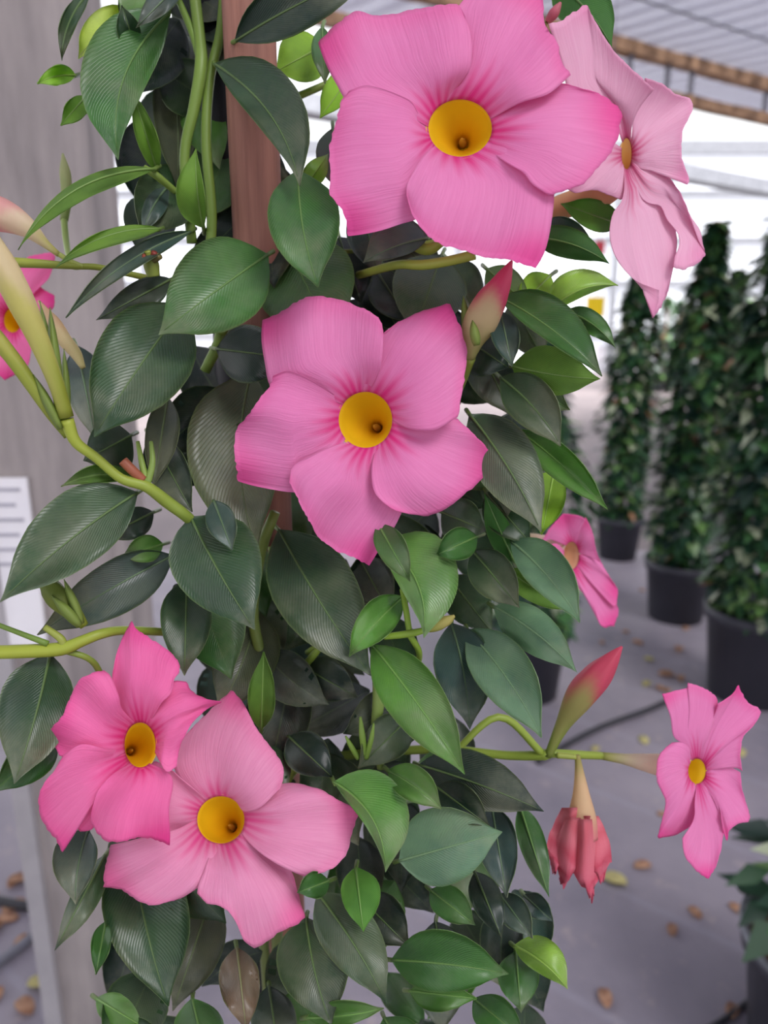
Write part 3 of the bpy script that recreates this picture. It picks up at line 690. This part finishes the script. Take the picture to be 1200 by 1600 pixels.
# pale side-facing bloom
flower(979, 240, 8, 25, 322, [
 dict(a=[(972,215),(960,180),(930,150),(895,125),(882,85)], o=[(858,37),(880,30),(900,17),(917,5,S),(923,20),(940,50),(960,80),(987,107),(1022,140)], b=[(985,222),(988,193),(1000,167)], out=-14),
 dict(a=[(988,222),(992,190),(1003,160)], o=[(1008,122),(1033,130),(1057,147),(1077,153),(1083,167),(1077,183),(1067,203),(1065,233),(1067,253),(1078,280,S),(1074,288)], b=[(990,255),(1000,260),(1017,263),(1040,273)], out=-12),
 dict(a=[(990,258),(1007,268)], o=[(1047,280),(1067,310),(1083,353),(1093,380),(1103,398,S),(1090,413),(1067,421),(1053,417)], b=[(986,266),(1000,300),(1013,313),(1033,317),(1043,340),(1060,363),(1062,383),(1055,400)], out=-10),
 dict(a=[(984,268),(992,280),(1000,287),(1010,310),(1033,327),(1047,360),(1055,393),(1052,417)], o=[(1045,450),(1033,480),(1020,497,S),(1027,477),(1030,453)], b=[(974,266),(977,293),(972,317),(960,333),(954,360),(957,387),(970,413),(993,437),(1017,448)], out=-8),
 dict(a=[(972,262),(982,280),(980,305)], o=[(970,312),(943,302),(927,297),(893,300),(880,270),(900,235)], b=[(966,228),(950,222),(925,225)], tip=(880,270)),
], 'pale', wid=0.5, gx=0.16, gy=0.0, depth=5, curl=0, pin=2, rip=1.0, tube=[(955,288,332,25),(915,310,340,20),(875,324,346,17),(830,338,352,14),(790,348,356,9)], throat=(255,205,120), outc=((250,212,160),(246,212,150)), label='pale pink bloom seen from the side, facing away to the path')
# small side-facing bloom out on the path side
flower(1089, 1205, 14, 20, 345, [
 dict(a=[(1082,1187),(1070,1160),(1057,1145),(1052,1115)], o=[(1035,1084,S),(1072,1075),(1075,1067),(1100,1075),(1120,1090),(1120,1110)], b=[(1095,1185),(1100,1165),(1115,1130)]),
 dict(a=[(1097,1188),(1105,1155),(1120,1120)], o=[(1122,1100),(1145,1085),(1154,1070,S),(1167,1095),(1189,1110),(1180,1130),(1162,1150),(1157,1180),(1160,1205)], b=[(1102,1202),(1125,1200),(1150,1200)], out=-6),
 dict(a=[(1102,1207),(1125,1202)], o=[(1157,1207),(1160,1235),(1172,1280),(1155,1287),(1140,1297),(1136,1315,S),(1130,1295)], b=[(1097,1222),(1115,1245),(1125,1270)], out=-6),
 dict(a=[(1095,1225),(1110,1245),(1120,1260)], o=[(1127,1280),(1130,1305),(1122,1345),(1107,1374,S),(1085,1357),(1070,1335),(1067,1310)], b=[(1089,1226),(1087,1250),(1085,1280)], out=-8),
 dict(a=[(1085,1222),(1087,1240)], o=[(1087,1275),(1080,1290),(1055,1305),(1027,1310,S),(1032,1290),(1040,1255),(1035,1240),(1026,1215),(1030,1180),(1050,1160)], b=[(1080,1195),(1077,1170),(1065,1160)], out=4),
], 'rose', wid=0.5, gx=0.13, gy=0.0, depth=5, curl=0, pin=1.5, rip=0.8, tube=[(1070,1204,354,19),(1040,1197,360,17),(1005,1191,364,12),(975,1186,366,7),(940,1181,367,4.5)], outc=((255,250,225),(176,184,96)), label='pink bloom on a long tube reaching out over the mat')
# bloom turned away behind the right-hand leaves
flower(893, 868, 12, 22, 425, [
 dict(a=[(885,850),(868,840),(858,838)], o=[(845,850),(858,828),(880,803,S),(905,806),(915,812)], b=[(898,848),(905,830)], out=-8),
 dict(a=[(899,850),(906,830)], o=[(915,808),(926,832),(932,862),(940,880)], b=[(905,862),(920,868)], out=-6, tip=(915,805)),
 dict(a=[(905,868),(922,870)], o=[(940,880),(955,905),(966,922,S),(962,948),(945,935)], b=[(903,882),(920,905)], out=-4),
 dict(a=[(902,885),(918,905)], o=[(945,935),(966,950),(960,978,S),(940,978),(928,948),(915,930)], b=[(893,890),(900,912)], out=-4),
 dict(a=[(890,890),(897,905)], o=[(905,918),(885,890),(870,868),(850,858)], b=[(882,862),(868,850)], out=2),
], 'rose', wid=0.5, gx=0.2, depth=4, curl=0, pin=1, rip=1.0, tube=[(870,862,432,20),(845,850,440,14),(820,842,446,9)], throat=(240,190,150), outc=((248,225,210),(200,190,150)), label='pink bloom turned away behind the leaves on the path side')
# magenta bloom behind the left-hand buds
flower(20, 500, 14, 20, 430, [
 dict(a=[(12,482),(5,460)], o=[(20,420),(45,400,S),(84,396),(78,430),(60,450)], b=[(30,485),(45,465)]),
 dict(a=[(32,490),(50,465)], o=[(62,448),(85,462,S),(84,480),(70,492),(60,505)], b=[(34,505),(48,508)]),
 dict(a=[(30,512),(42,530)], o=[(50,545),(40,575),(8,594,S),(-10,580)], b=[(14,518),(5,540)]),
 dict(a=[(10,515),(0,535)], o=[(-20,560),(-45,550,S),(-60,510)], b=[(6,498),(-20,500)]),
 dict(a=[(6,494),(-15,490)], o=[(-50,480),(-40,440),(-10,420,S),(5,440)], b=[(12,482),(8,465)]),
], 'hot', gx=0.02, depth=6, curl=0, pin=1.5, label='hot pink bloom behind the long cream bud')

# ---- wilted bloom
def wilted():
    q = tri_spline([(902,1180,352,4.),(905,1205,352,7.),(908,1240,352,13.),(909,1275,352,22.),(908,1305,352,27.)], 22)
    V, Fc = sweep([P(a[0], a[1], a[2]) for a in q], [a[3]*a[2]*.001/F for a in q], 14)
    C = []
    for i in range(22): C += [mixc(mixc(lin(176, 170, 96), lin(238, 205, 160), sstep(0, 8, i)), lin(236, 150, 150), sstep(14, 21, i))]*14
    w_ = mesh_obj('wilted_flower', V, Fc, M['organ'], vine, cols=C); w_['label'] = 'wilted coral pink bloom hanging closed'
    for (pts, wd, z) in (([(896,1262),(886,1305),(878,1340),(866,1368)], 26, 347), ([(902,1278),(895,1330),(889,1365),(880,1388)], 27, 343.5), ([(911,1280),(914,1330),(916,1375),(924,1410)], 21, 341),
                         ([(918,1275),(926,1315),(930,1350),(940,1382)], 25, 346), ([(908,1290),(908,1330),(906,1355),(905,1376)], 34, 353)):
        c = tri_spline([tuple(map(float, p)) for p in pts], 16); fr = []; C = []; uvs = []
        for i, (x, y) in enumerate(c):
            t = i/15; row = []
            for j in range(9):
                s = j/4-1; ww = wd*(0.7+.35*math.sin(2.6*t))*(1-0.75*sstep(.7, 1, t)); 
                row.append(P(x+s*ww, y-14*abs(s)*t+5*math.sin(s*7+x)*t, z+6*abs(s)**1.5+1.6*math.sin(s*3+x*0.3+t*2))); uvs.append((t, j/8))
                C.append(mixc(mixc(lin(238, 120, 145), lin(214, 48, 92), 0.4+.4*math.sin(s*2+x)), lin(242, 170, 165), .35*(1-t)))
            fr.append(row)
        V, Fc, mi, nor, sg = solid(fr, 0.0003, 16, 9)
        mesh_obj('petal', V, Fc, [M['petal'], M['petal']], w_, uvs=uvs+uvs, cols=C+C)
wilted()

# ---- buds: swept spindle with sepals
def bud(pts, cols, label, sepals=()):
    """pts (x, y, mm, r px); cols at start, middle, end"""
    n = 26; q = tri_spline([tuple(map(float, p)) for p in pts], n); S_ = 16
    V, Fc = sweep([P(a[0], a[1], a[2]) for a in q], [max(.3, a[3])*a[2]*.001/F for a in q], S_)
    C = []
    for i in range(n):
        for k in range(S_):
            t = i/(n-1)+0.09*math.sin(6.283*k/S_*2+i*.25)
            C.append(mixc(lin(*cols[0]), lin(*cols[1]), sstep(0, .4, t)) if t < .45 else mixc(lin(*cols[1]), lin(*cols[2]), sstep(.45, .68, t)))
    # twisted furrows of the rolled petals
    for i in range(n):
        ctr = P(*q[i][:3]); t = i/(n-1)
        for k in range(S_):
            v = V[i*S_+k]; V[i*S_+k] = ctr+(v-ctr)*(1+0.10*sstep(.4, .8, t)*math.sin(5*6.283*k/S_/1.0+t*9))
    b = mesh_obj('bud', V, Fc, M['organ'], vine, cols=C); b['label'] = label
    for (x0, y0, x1, y1, z, wd) in sepals:
        fr = []; dx, dy = x1-x0, y1-y0; L = math.hypot(dx, dy); ax, ay = -dy/L, dx/L
        for i in range(9):
            t = i/8; pw = math.sin(math.pi*(0.18+0.82*t))**0.8 if t < 1 else 0.02
            fr.append([P(x0+dx*t+ax*wd*pw*s, y0+dy*t+ay*wd*pw*s, z+2*abs(s)-2*math.sin(t*3)) for s in (-1, -.5, 0, .5, 1)])
        V, Fc, mi, nor, sg = solid(fr, 0.0003, 9, 5)
        mesh_obj('sepal', V, Fc, [M['organ'], M['organ']], b, cols=[lin(150, 172, 84)]*len(V))
    return b
bud([(733,560,318,9),(738,530,314,20),(752,500,310,27),(770,465,306,23),(788,432,303,12),(800,407,301,1.5)], ((206, 204, 130), (222, 200, 152), (226, 84, 122)), 'pink rolled bud above the middle bloom', [(732,540,724,462,311,8),(745,540,738,500,300,8)])
bud([(856,1182,352,6),(878,1135,350,11),(905,1090,346,22),(930,1060,343,22),(955,1030,341,12),(972,1010,340,1.5)], ((140, 160, 70), (176, 172, 104), (222, 90, 116)), 'pink tipped bud pointing up beside the wilted bloom')
bud([(104,652,286,11),(88,600,282,12),(60,530,279,16),(32,470,276,21),(5,415,274,21),(-25,360,272,14),(-50,320,270,3)], ((172, 182, 70), (214, 208, 120), (232, 214, 168)), 'long cream and green bud rising in front of the column', [(98,655,62,470,288,9),(104,660,100,545,292,8),(92,640,78,480,284,10)])
bud([(108,680,290,9),(80,645,288,10),(50,602,286,11),(20,560,284,12),(-10,522,282,12),(-50,480,280,6)], ((160, 175, 66), (176, 186, 78), (196, 196, 96)), 'slim green bud below the long cream one', [(95,670,52,585,284,8)])
bud([(92,398,330,4),(70,380,328,7),(45,358,326,15),(15,340,325,23),(-15,330,324,24),(-50,320,323,8)], ((205, 200, 120), (240, 222, 190), (240, 180, 175)), 'pale peach bud beside the arching leaf')
bud([(130,575,330,4),(118,552,330,9),(100,530,329,11),(85,505,328,10),(60,470,328,2)], ((210, 200, 140), (232, 215, 165), (236, 205, 165)), 'small cream bud behind the green buds')
bud([(100,345,380,6),(104,310,380,8),(102,270,380,8),(98,240,380,1.5)], ((150, 172, 96), (180, 190, 130), (190, 195, 140)), 'slim green bud in front of the column')
bud([(855,34,330,5),(866,20,328,8),(876,4,327,2)], ((226, 130, 140), (222, 120, 140), (216, 130, 140)), 'tiny pink bud tip between the two upper blooms')
bud([(132,978,305,7),(112,955,303,14),(92,935,302,18),(75,915,302,14),(60,905,303,3)], ((150, 160, 60), (140, 155, 66), (128, 145, 66)), 'cluster bud of green sepals beside the thick stem', [(128,975,100,905,298,8),(125,978,80,930,296,9)])
bud([(660,985,304,4),(680,978,302,9),(698,970,301,8),(710,962,300,2)], ((170, 180, 80), (190, 190, 100), (200, 190, 110)), 'tiny pale green bud below the bright leaf')

# ---- stems
stem([(300,-40,338,9),(312,60,336,9),(314,105,334,10),(303,170,336,9),(288,250,340,8),(300,380,348,8)], (122,150,66))
stem([(352,-40,342,8),(345,50,340,8),(328,120,338,8),(322,220,338,8),(331,340,342,8),(325,450,348,8),(345,520,346,9),(320,580,350,8)], (118,146,62))
stem([(270,-20,340,5),(300,50,337,6),(314,100,335,6)], (120,150,66))
stem([(352,95,340,5),(375,85,340,6),(410,60,342,5)], (120,140,66))
stem([(345,520,344,9),(352,500,342,9),(352,470,346,8)], (120,146,58))
stem([(225,262,330,5),(245,275,332,6),(275,300,340,5)], (125,150,66))
stem([(104,655,287,11),(118,690,290,9),(150,715,294,8),(190,748,298,8),(228,760,301,9),(262,785,308,10),(297,812,316,9),(330,850,345,8)], (168,180,66), (122,146,60))
stem([(192,720,298,8),(208,736,299,8),(224,750,301,7)], (160,92,66), name='cut_stub')
stem([(230,758,302,6),(222,725,302,5),(215,690,304,3)], (140,165,76)); stem([(228,762,302,6),(238,725,302,5),(236,690,304,3)], (132,158,76))
stem([(-40,1020,300,11),(30,1018,300,11),(95,1014,301,11),(125,1003,302,9),(160,990,306,8),(200,985,318,7),(300,990,350,6)], (172,182,62), (130,150,60))
stem([(-40,962,296,4),(20,985,297,4),(75,1006,299,5)], (112,140,58))
stem([(70,980,300,5),(95,998,300,6),(100,1012,301,6)], (150,160,70))
stem([(95,1015,302,5),(140,1030,306,5),(160,1060,315,5),(190,1130,330,5)], (130,150,60))
stem([(560,430,350,6),(620,414,318,7),(660,414,312,8),(700,408,308,8),(742,398,304,8)], (168,180,74))
stem([(640,380,322,8),(668,390,318,9),(690,378,314,7)], (168,180,74))
stem([(90,396,330,4),(110,408,331,4),(130,417,333,4)], (170,180,90))
stem([(100,342,380,5),(104,380,372,5),(112,415,350,4),(130,417,335,4)], (150,172,90))
stem([(20,410,325,8),(60,412,326,7),(120,416,332,5),(155,418,338,5),(220,432,350,5),(300,450,362,5)], (150,160,62))
stem([(840,1176,356,6),(880,1178,358,7),(940,1181,366,6)], (140,160,60)); stem([(700,1170,368,7),(790,1180,362,7),(850,1180,354,8),(858,1178,352,7)], (140,160,60))
stem([(900,1183,352,4),(870,1180,353,5)], (150,160,70))
stem([(735,558,318,9),(720,600,330,7),(700,640,350,6)], (150,165,70))
stem([(600,995,306,5),(640,990,304,6),(662,985,304,5)], (140,170,60)); stem([(640,990,305,5),(634,950,308,5),(628,920,312,4)], (140,170,60)); stem([(640,992,305,5),(655,1020,312,5),(650,1050,330,4)], (140,170,60))
stem([(480,1020,350,5),(500,1010,345,6),(460,1060,350,6),(430,1100,356,6)], (130,155,56))
stem([(430,800,338,8),(408,860,342,9),(395,960,348,9),(415,1060,352,8),(425,1200,356,8),(430,1420,356,8)], (120,140,62))
stem([(590,1050,340,9),(592,1090,338,10),(588,1140,340,8),(595,1200,345,6)], (128,152,74))
stem([(570,1180,330,4),(566,1150,328,5),(563,1120,328,2)], (128,160,66)); stem([(572,1185,330,4),(580,1155,328,4),(584,1130,328,1.5)], (128,160,66)); stem([(560,1185,330,4),(548,1165,328,4),(540,1150,328,1.5)], (128,160,66))
stem([(240,432,322,10),(236,412,320,12),(234,398,319,7)], (150,165,76)); 
for dx, dy, c in ((-14, -4, (150, 70, 50)), (-6, -12, (150, 160, 70)), (6, -10, (140, 60, 50)), (14, -4, (120, 110, 60))): stem([(236,410,319,5),(236+dx,404+dy,316,5)], c, name='pedicel')
stem([(705,1180,345,5),(780,1120,350,6),(850,1180,354,6)], (140,160,60))
stem([(822,843,446,4),(790,850,425,4),(720,860,400,5),(560,850,380,5),(420,860,362,6)], (140,160,66))
stem([(792,347,356,5),(740,365,362,5),(620,390,372,6),(480,400,372,6),(400,420,368,6)], (150,165,70))
stem([(862,-34,339,3),(820,-10,350,4),(720,40,366,5),(560,110,374,5),(420,170,366,6)], (130,150,64)); stem([(854,36,330,3),(840,45,336,3),(800,20,355,4)], (150,150,80))
stem([(702,1169,368,7),(600,1175,372,7),(480,1190,372,7),(440,1230,372,7)], (140,160,60)); stem([(702,636,350,6),(600,690,366,6),(440,740,366,7)], (130,150,60))
# woody main stems down to the pot
stem([(330,900,352,7),(400,1100,372,8),(430,1400,400,9),(440,1750,470,9),(470,2400,640,9),(480,3000,800,9),(492,3680,985,8)], (112,128,66), (96,88,60), n=60)
stem([(300,850,356,6),(360,1100,376,7),(410,1450,412,8),(430,1800,490,8),(455,2450,660,8),(470,3050,830,8),(480,3620,980,7)], (112,128,66), (96,88,60), n=60)

# ---- leaves placed one by one
LV = [
 # base, tip, depth, wa, wb, colour, options
 (265,20,185,250,322,72,38,'M',dict(bend=34,fold=6,tilt=-4)),
 (140,-12,97,95,330,14,12,'D',dict(bend=12)),
 (212,25,122,92,348,34,32,'P',dict(bend=10,under=True)),
 (118,118,58,131,336,17,14,'Y',dict(bend=5)),
 (135,150,95,196,344,16,18,'U',dict(under=True)),
 (212,75,190,8,334,16,20,'D',dict()),
 (285,-30,212,44,330,22,18,'B',dict(fold=2)),
 (242,264,28,390,316,12,20,'U',dict(bend=34,under=True,dz=-20,tilt=4)),
 (250,358,86,418,322,10,16,'U',dict(bend=18,under=True,dz=-14,tilt=4)),
 (298,362,103,496,326,17,14,'B',dict(bend=16,dz=-16)),
 (268,85,276,296,378,38,34,'G',dict(bend=-6,under=True)),
 (246,268,206,140,340,16,16,'U',dict(under=True)),
 (318,356,306,232,334,10,34,'U',dict(bend=-4,under=True)),
 (262,292,224,366,346,16,20,'B',dict(bend=6)),
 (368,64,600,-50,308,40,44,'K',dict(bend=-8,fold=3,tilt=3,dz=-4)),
 (335,100,468,290,318,26,58,'D',dict(bend=-26,fold=5,tilt=4)),
 (508,70,430,112,362,44,42,'Y',dict(under=True,sh=-.1)),
 (556,108,500,184,358,26,20,'Y',dict(under=True)),
 (503,42,508,130,344,18,16,'M',dict()),
 (466,266,497,448,306,52,60,'M',dict(bend=8,fold=6)),
 (478,290,513,240,330,18,18,'Y',dict()),
 (446,380,522,532,346,78,80,'M',dict(bend=0,fold=5)),
 (418,398,248,523,305,76,66,'M',dict(bend=2,fold=6,dz=-16)),
 (288,478,147,683,303,78,72,'D',dict(bend=4,fold=7,dz=-14)),
 (268,436,150,500,332,24,26,'K',dict()),
 (338,545,462,560,330,48,44,'K',dict(fold=-2)),
 (392,584,403,864,336,84,66,'G',dict(bend=22,fold=6,dz=-4)),
 (298,808,398,984,306,66,76,'D',dict(bend=4,fold=5,sh=.08)),
 (334,782,363,860,312,24,22,'B',dict()),
 (214,770,0,941,296,66,50,'D',dict(bend=8,fold=6,dz=-16)),
 (78,1022,22,1225,298,62,54,'D',dict(bend=-4,fold=7)),
 (88,1148,-10,1238,312,30,34,'M',dict()),
 (270,868,58,992,330,40,44,'B',dict(bend=4)),
 (292,905,288,1056,324,40,40,'D',dict()),
 (404,955,340,1115,356,50,52,'G',dict(bend=-6)),
 (436,828,580,1056,326,62,68,'D',dict(bend=6,fold=6)),
 (604,848,662,997,308,28,70,'L',dict(bend=-22,fold=5,sh=.05)),
 (590,818,641,909,304,22,24,'M',dict()),
 (746,838,680,868,316,26,24,'M',dict(fold=6)),
 (803,878,757,772,326,18,22,'M',dict(under=True)),
 (738,860,812,950,322,34,34,'D',dict(fold=6)),
 (798,845,906,972,314,28,40,'S',dict(bend=-8,fold=6,dz=-32)),
 (790,890,892,955,330,22,20,'U',dict(under=True)),
 (772,948,901,1050,318,34,34,'S',dict(bend=-8,fold=5,dz=-28)),
 (730,984,846,1152,320,42,46,'S',dict(bend=-8,fold=7,dz=-30)),
 (705,974,734,1140,324,44,46,'B',dict(bend=-6,fold=4)),
 (582,1008,726,1210,306,44,46,'L',dict(bend=-4,fold=6)),
 (630,932,545,1027,314,30,26,'L',dict(bend=4,fold=5)),
 (734,648,846,832,312,48,52,'D',dict(bend=-8,fold=6)),
 (810,672,950,796,326,24,26,'L',dict(bend=-4,fold=6)),
 (866,735,846,836,334,38,26,'Y',dict(under=True)),
 (782,590,876,697,318,34,40,'D',dict(bend=-8,fold=6)),
 (800,572,938,592,320,34,44,'U',dict(bend=4,under=True,fold=3)),
 (782,466,941,588,316,18,46,'M',dict(bend=-10,fold=4,tilt=-3)),
 (862,484,966,446,322,12,34,'Y',dict(bend=-14,fold=-6,dz=-4)),
 (884,486,962,544,330,16,20,'M',dict(bend=-8)),
 (832,372,952,412,328,24,26,'M',dict(bend=-10,under=True)),
 (846,352,930,395,336,14,22,'B',dict(bend=-8)),
 (970,352,876,318,345,26,22,'L',dict(under=True)),
 (782,486,800,572,322,22,22,'B',dict()),
 (735,534,795,575,330,42,40,'K',dict()),
 (690,398,645,525,350,60,58,'D',dict(fold=3)),
 (668,372,567,411,314,44,18,'B',dict(bend=6,fold=4,tilt=3)),
 (862,-30,956,74,338,40,44,'M',dict(under=True,bend=-10)),
 (624,1345,785,1300,322,58,66,'S',dict(bend=0,fold=3)),
 (522,1222,602,1363,308,16,62,'L',dict(bend=-24,fold=4)),
 (606,1204,690,1264,314,24,30,'L',dict(bend=-4,fold=6)),
 (655,1195,850,1268,326,40,48,'K',dict(bend=-4)),
 (680,1228,766,1292,324,26,30,'K',dict()),
 (556,1355,568,1456,314,28,34,'L',dict(under=True)),
 (514,1376,464,1395,314,22,20,'M',dict()),
 (496,1396,604,1568,314,44,48,'D',dict(bend=-6,fold=5)),
 (478,1434,518,1602,320,56,56,'D',dict(bend=6,fold=5)),
 (612,1500,795,1522,316,46,52,'M',dict(bend=-4,fold=5)),
 (640,1548,745,1560,324,28,20,'L',dict()),
 (672,1390,743,1446,322,24,28,'M',dict()),
 (742,1362,784,1466,324,24,26,'K',dict()),
 (803,1478,887,1546,322,18,36,'Y',dict(bend=-8,fold=5)),
 (806,1486,814,1582,328,32,34,'M',dict()),
 (780,1396,832,1466,328,22,24,'B',dict()),
 (818,1398,864,1440,332,18,18,'B',dict()),
 (812,1258,858,1402,334,20,22,'M',dict()),
 (768,1258,792,1402,328,32,30,'B',dict()),
 (206,1325,263,1572,346,62,72,'D',dict(bend=6,fold=6)),
 (138,1296,118,1413,318,42,26,'B',dict(bend=6)),
 (164,1336,85,1486,322,18,26,'D',dict()),
 (165,1440,150,1522,328,16,14,'M',dict()),
 (330,1400,270,1580,368,40,44,'G',dict()),
 (370,1480,385,1612,326,34,30,'N',dict(wave=3)),
 (408,1140,412,1018,336,20,22,'U',dict(under=True)),
 (150,1560,225,1605,330,24,26,'L',dict()),
 (235,680,300,800,330,34,30,'K',dict()),
 (205,680,130,720,322,40,44,'D',dict(bend=0)),
 (262,620,240,760,334,26,26,'G',dict()),
 (255,850,190,870,338,22,20,'L',dict()), (240,800,160,840,334,22,26,'K',dict()),
 (120,540,150,690,340,30,34,'B',dict()),
 (205,745,95,760,312,16,12,'U',dict(bend=10)),
 (540,470,600,560,392,40,42,'K',dict()),
 (520,200,530,300,346,30,30,'K',dict()),
 (760,770,830,850,332,32,34,'D',dict()), (690,800,760,830,332,36,34,'D',dict()),
 (640,1120,560,1200,346,34,34,'D',dict()), (450,1150,520,1215,342,34,34,'K',dict()), (470,1040,560,1090,348,34,34,'K',dict()),
 (820,600,890,640,338,24,24,'M',dict()), (760,420,830,480,340,28,28,'L',dict()), (860,430,810,480,344,26,28,'Y',dict(under=True)),
 (560,1400,640,1480,334,38,38,'K',dict()), (680,1440,700,1540,334,34,34,'K',dict()), (740,1560,820,1625,330,30,30,'M',dict()),
 (600,1590,660,1680,322,36,36,'M',dict()), (480,1590,600,1575,312,16,24,'L',dict(bend=4)), (420,1540,440,1680,332,36,36,'K',dict()),
 (300,1560,330,1690,326,40,40,'M',dict()), (190,1590,260,1690,320,34,34,'D',dict()),
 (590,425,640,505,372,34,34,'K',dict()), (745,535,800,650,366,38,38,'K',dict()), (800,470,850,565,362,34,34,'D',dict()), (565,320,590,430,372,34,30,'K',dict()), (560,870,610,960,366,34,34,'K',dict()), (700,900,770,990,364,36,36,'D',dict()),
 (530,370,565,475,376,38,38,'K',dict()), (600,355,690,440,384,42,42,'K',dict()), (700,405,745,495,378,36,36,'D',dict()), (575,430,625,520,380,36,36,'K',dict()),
]
for (bx, by, tx, ty, zb, wa, wb, col, kw) in LV: leaf(bx, by, tx, ty, zb, wa, wb, col, **kw)
# inner leaves close around the stake
rng = random.Random(42)
HULL = [(-120, 200, 350), (150, 215, 350), (330, 240, 560), (430, 235, 860), (700, 235, 830), (900, 260, 790), (1020, 330, 420), (1100, 430, 800), (1300, 180, 820), (1600, 190, 830), (2300, 230, 800)]
def hull(y):
    for (a, l0, r0), (b, l1, r1) in zip(HULL, HULL[1:]):
        if a <= y <= b: t = (y-a)/(b-a); return l0+(l1-l0)*t, r0+(r1-r0)*t
    return 300, 700
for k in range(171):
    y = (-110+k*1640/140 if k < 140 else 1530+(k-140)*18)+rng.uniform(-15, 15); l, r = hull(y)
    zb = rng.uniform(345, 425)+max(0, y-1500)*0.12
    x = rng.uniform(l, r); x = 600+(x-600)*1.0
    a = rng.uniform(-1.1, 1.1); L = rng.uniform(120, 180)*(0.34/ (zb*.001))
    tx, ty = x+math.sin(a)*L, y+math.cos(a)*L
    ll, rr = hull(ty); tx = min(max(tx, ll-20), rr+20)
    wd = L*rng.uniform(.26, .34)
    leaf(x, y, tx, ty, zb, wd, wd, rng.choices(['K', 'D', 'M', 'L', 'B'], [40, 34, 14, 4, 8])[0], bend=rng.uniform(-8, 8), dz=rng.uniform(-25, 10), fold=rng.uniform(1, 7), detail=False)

assert nleaf[0] <= 300, nleaf[0]
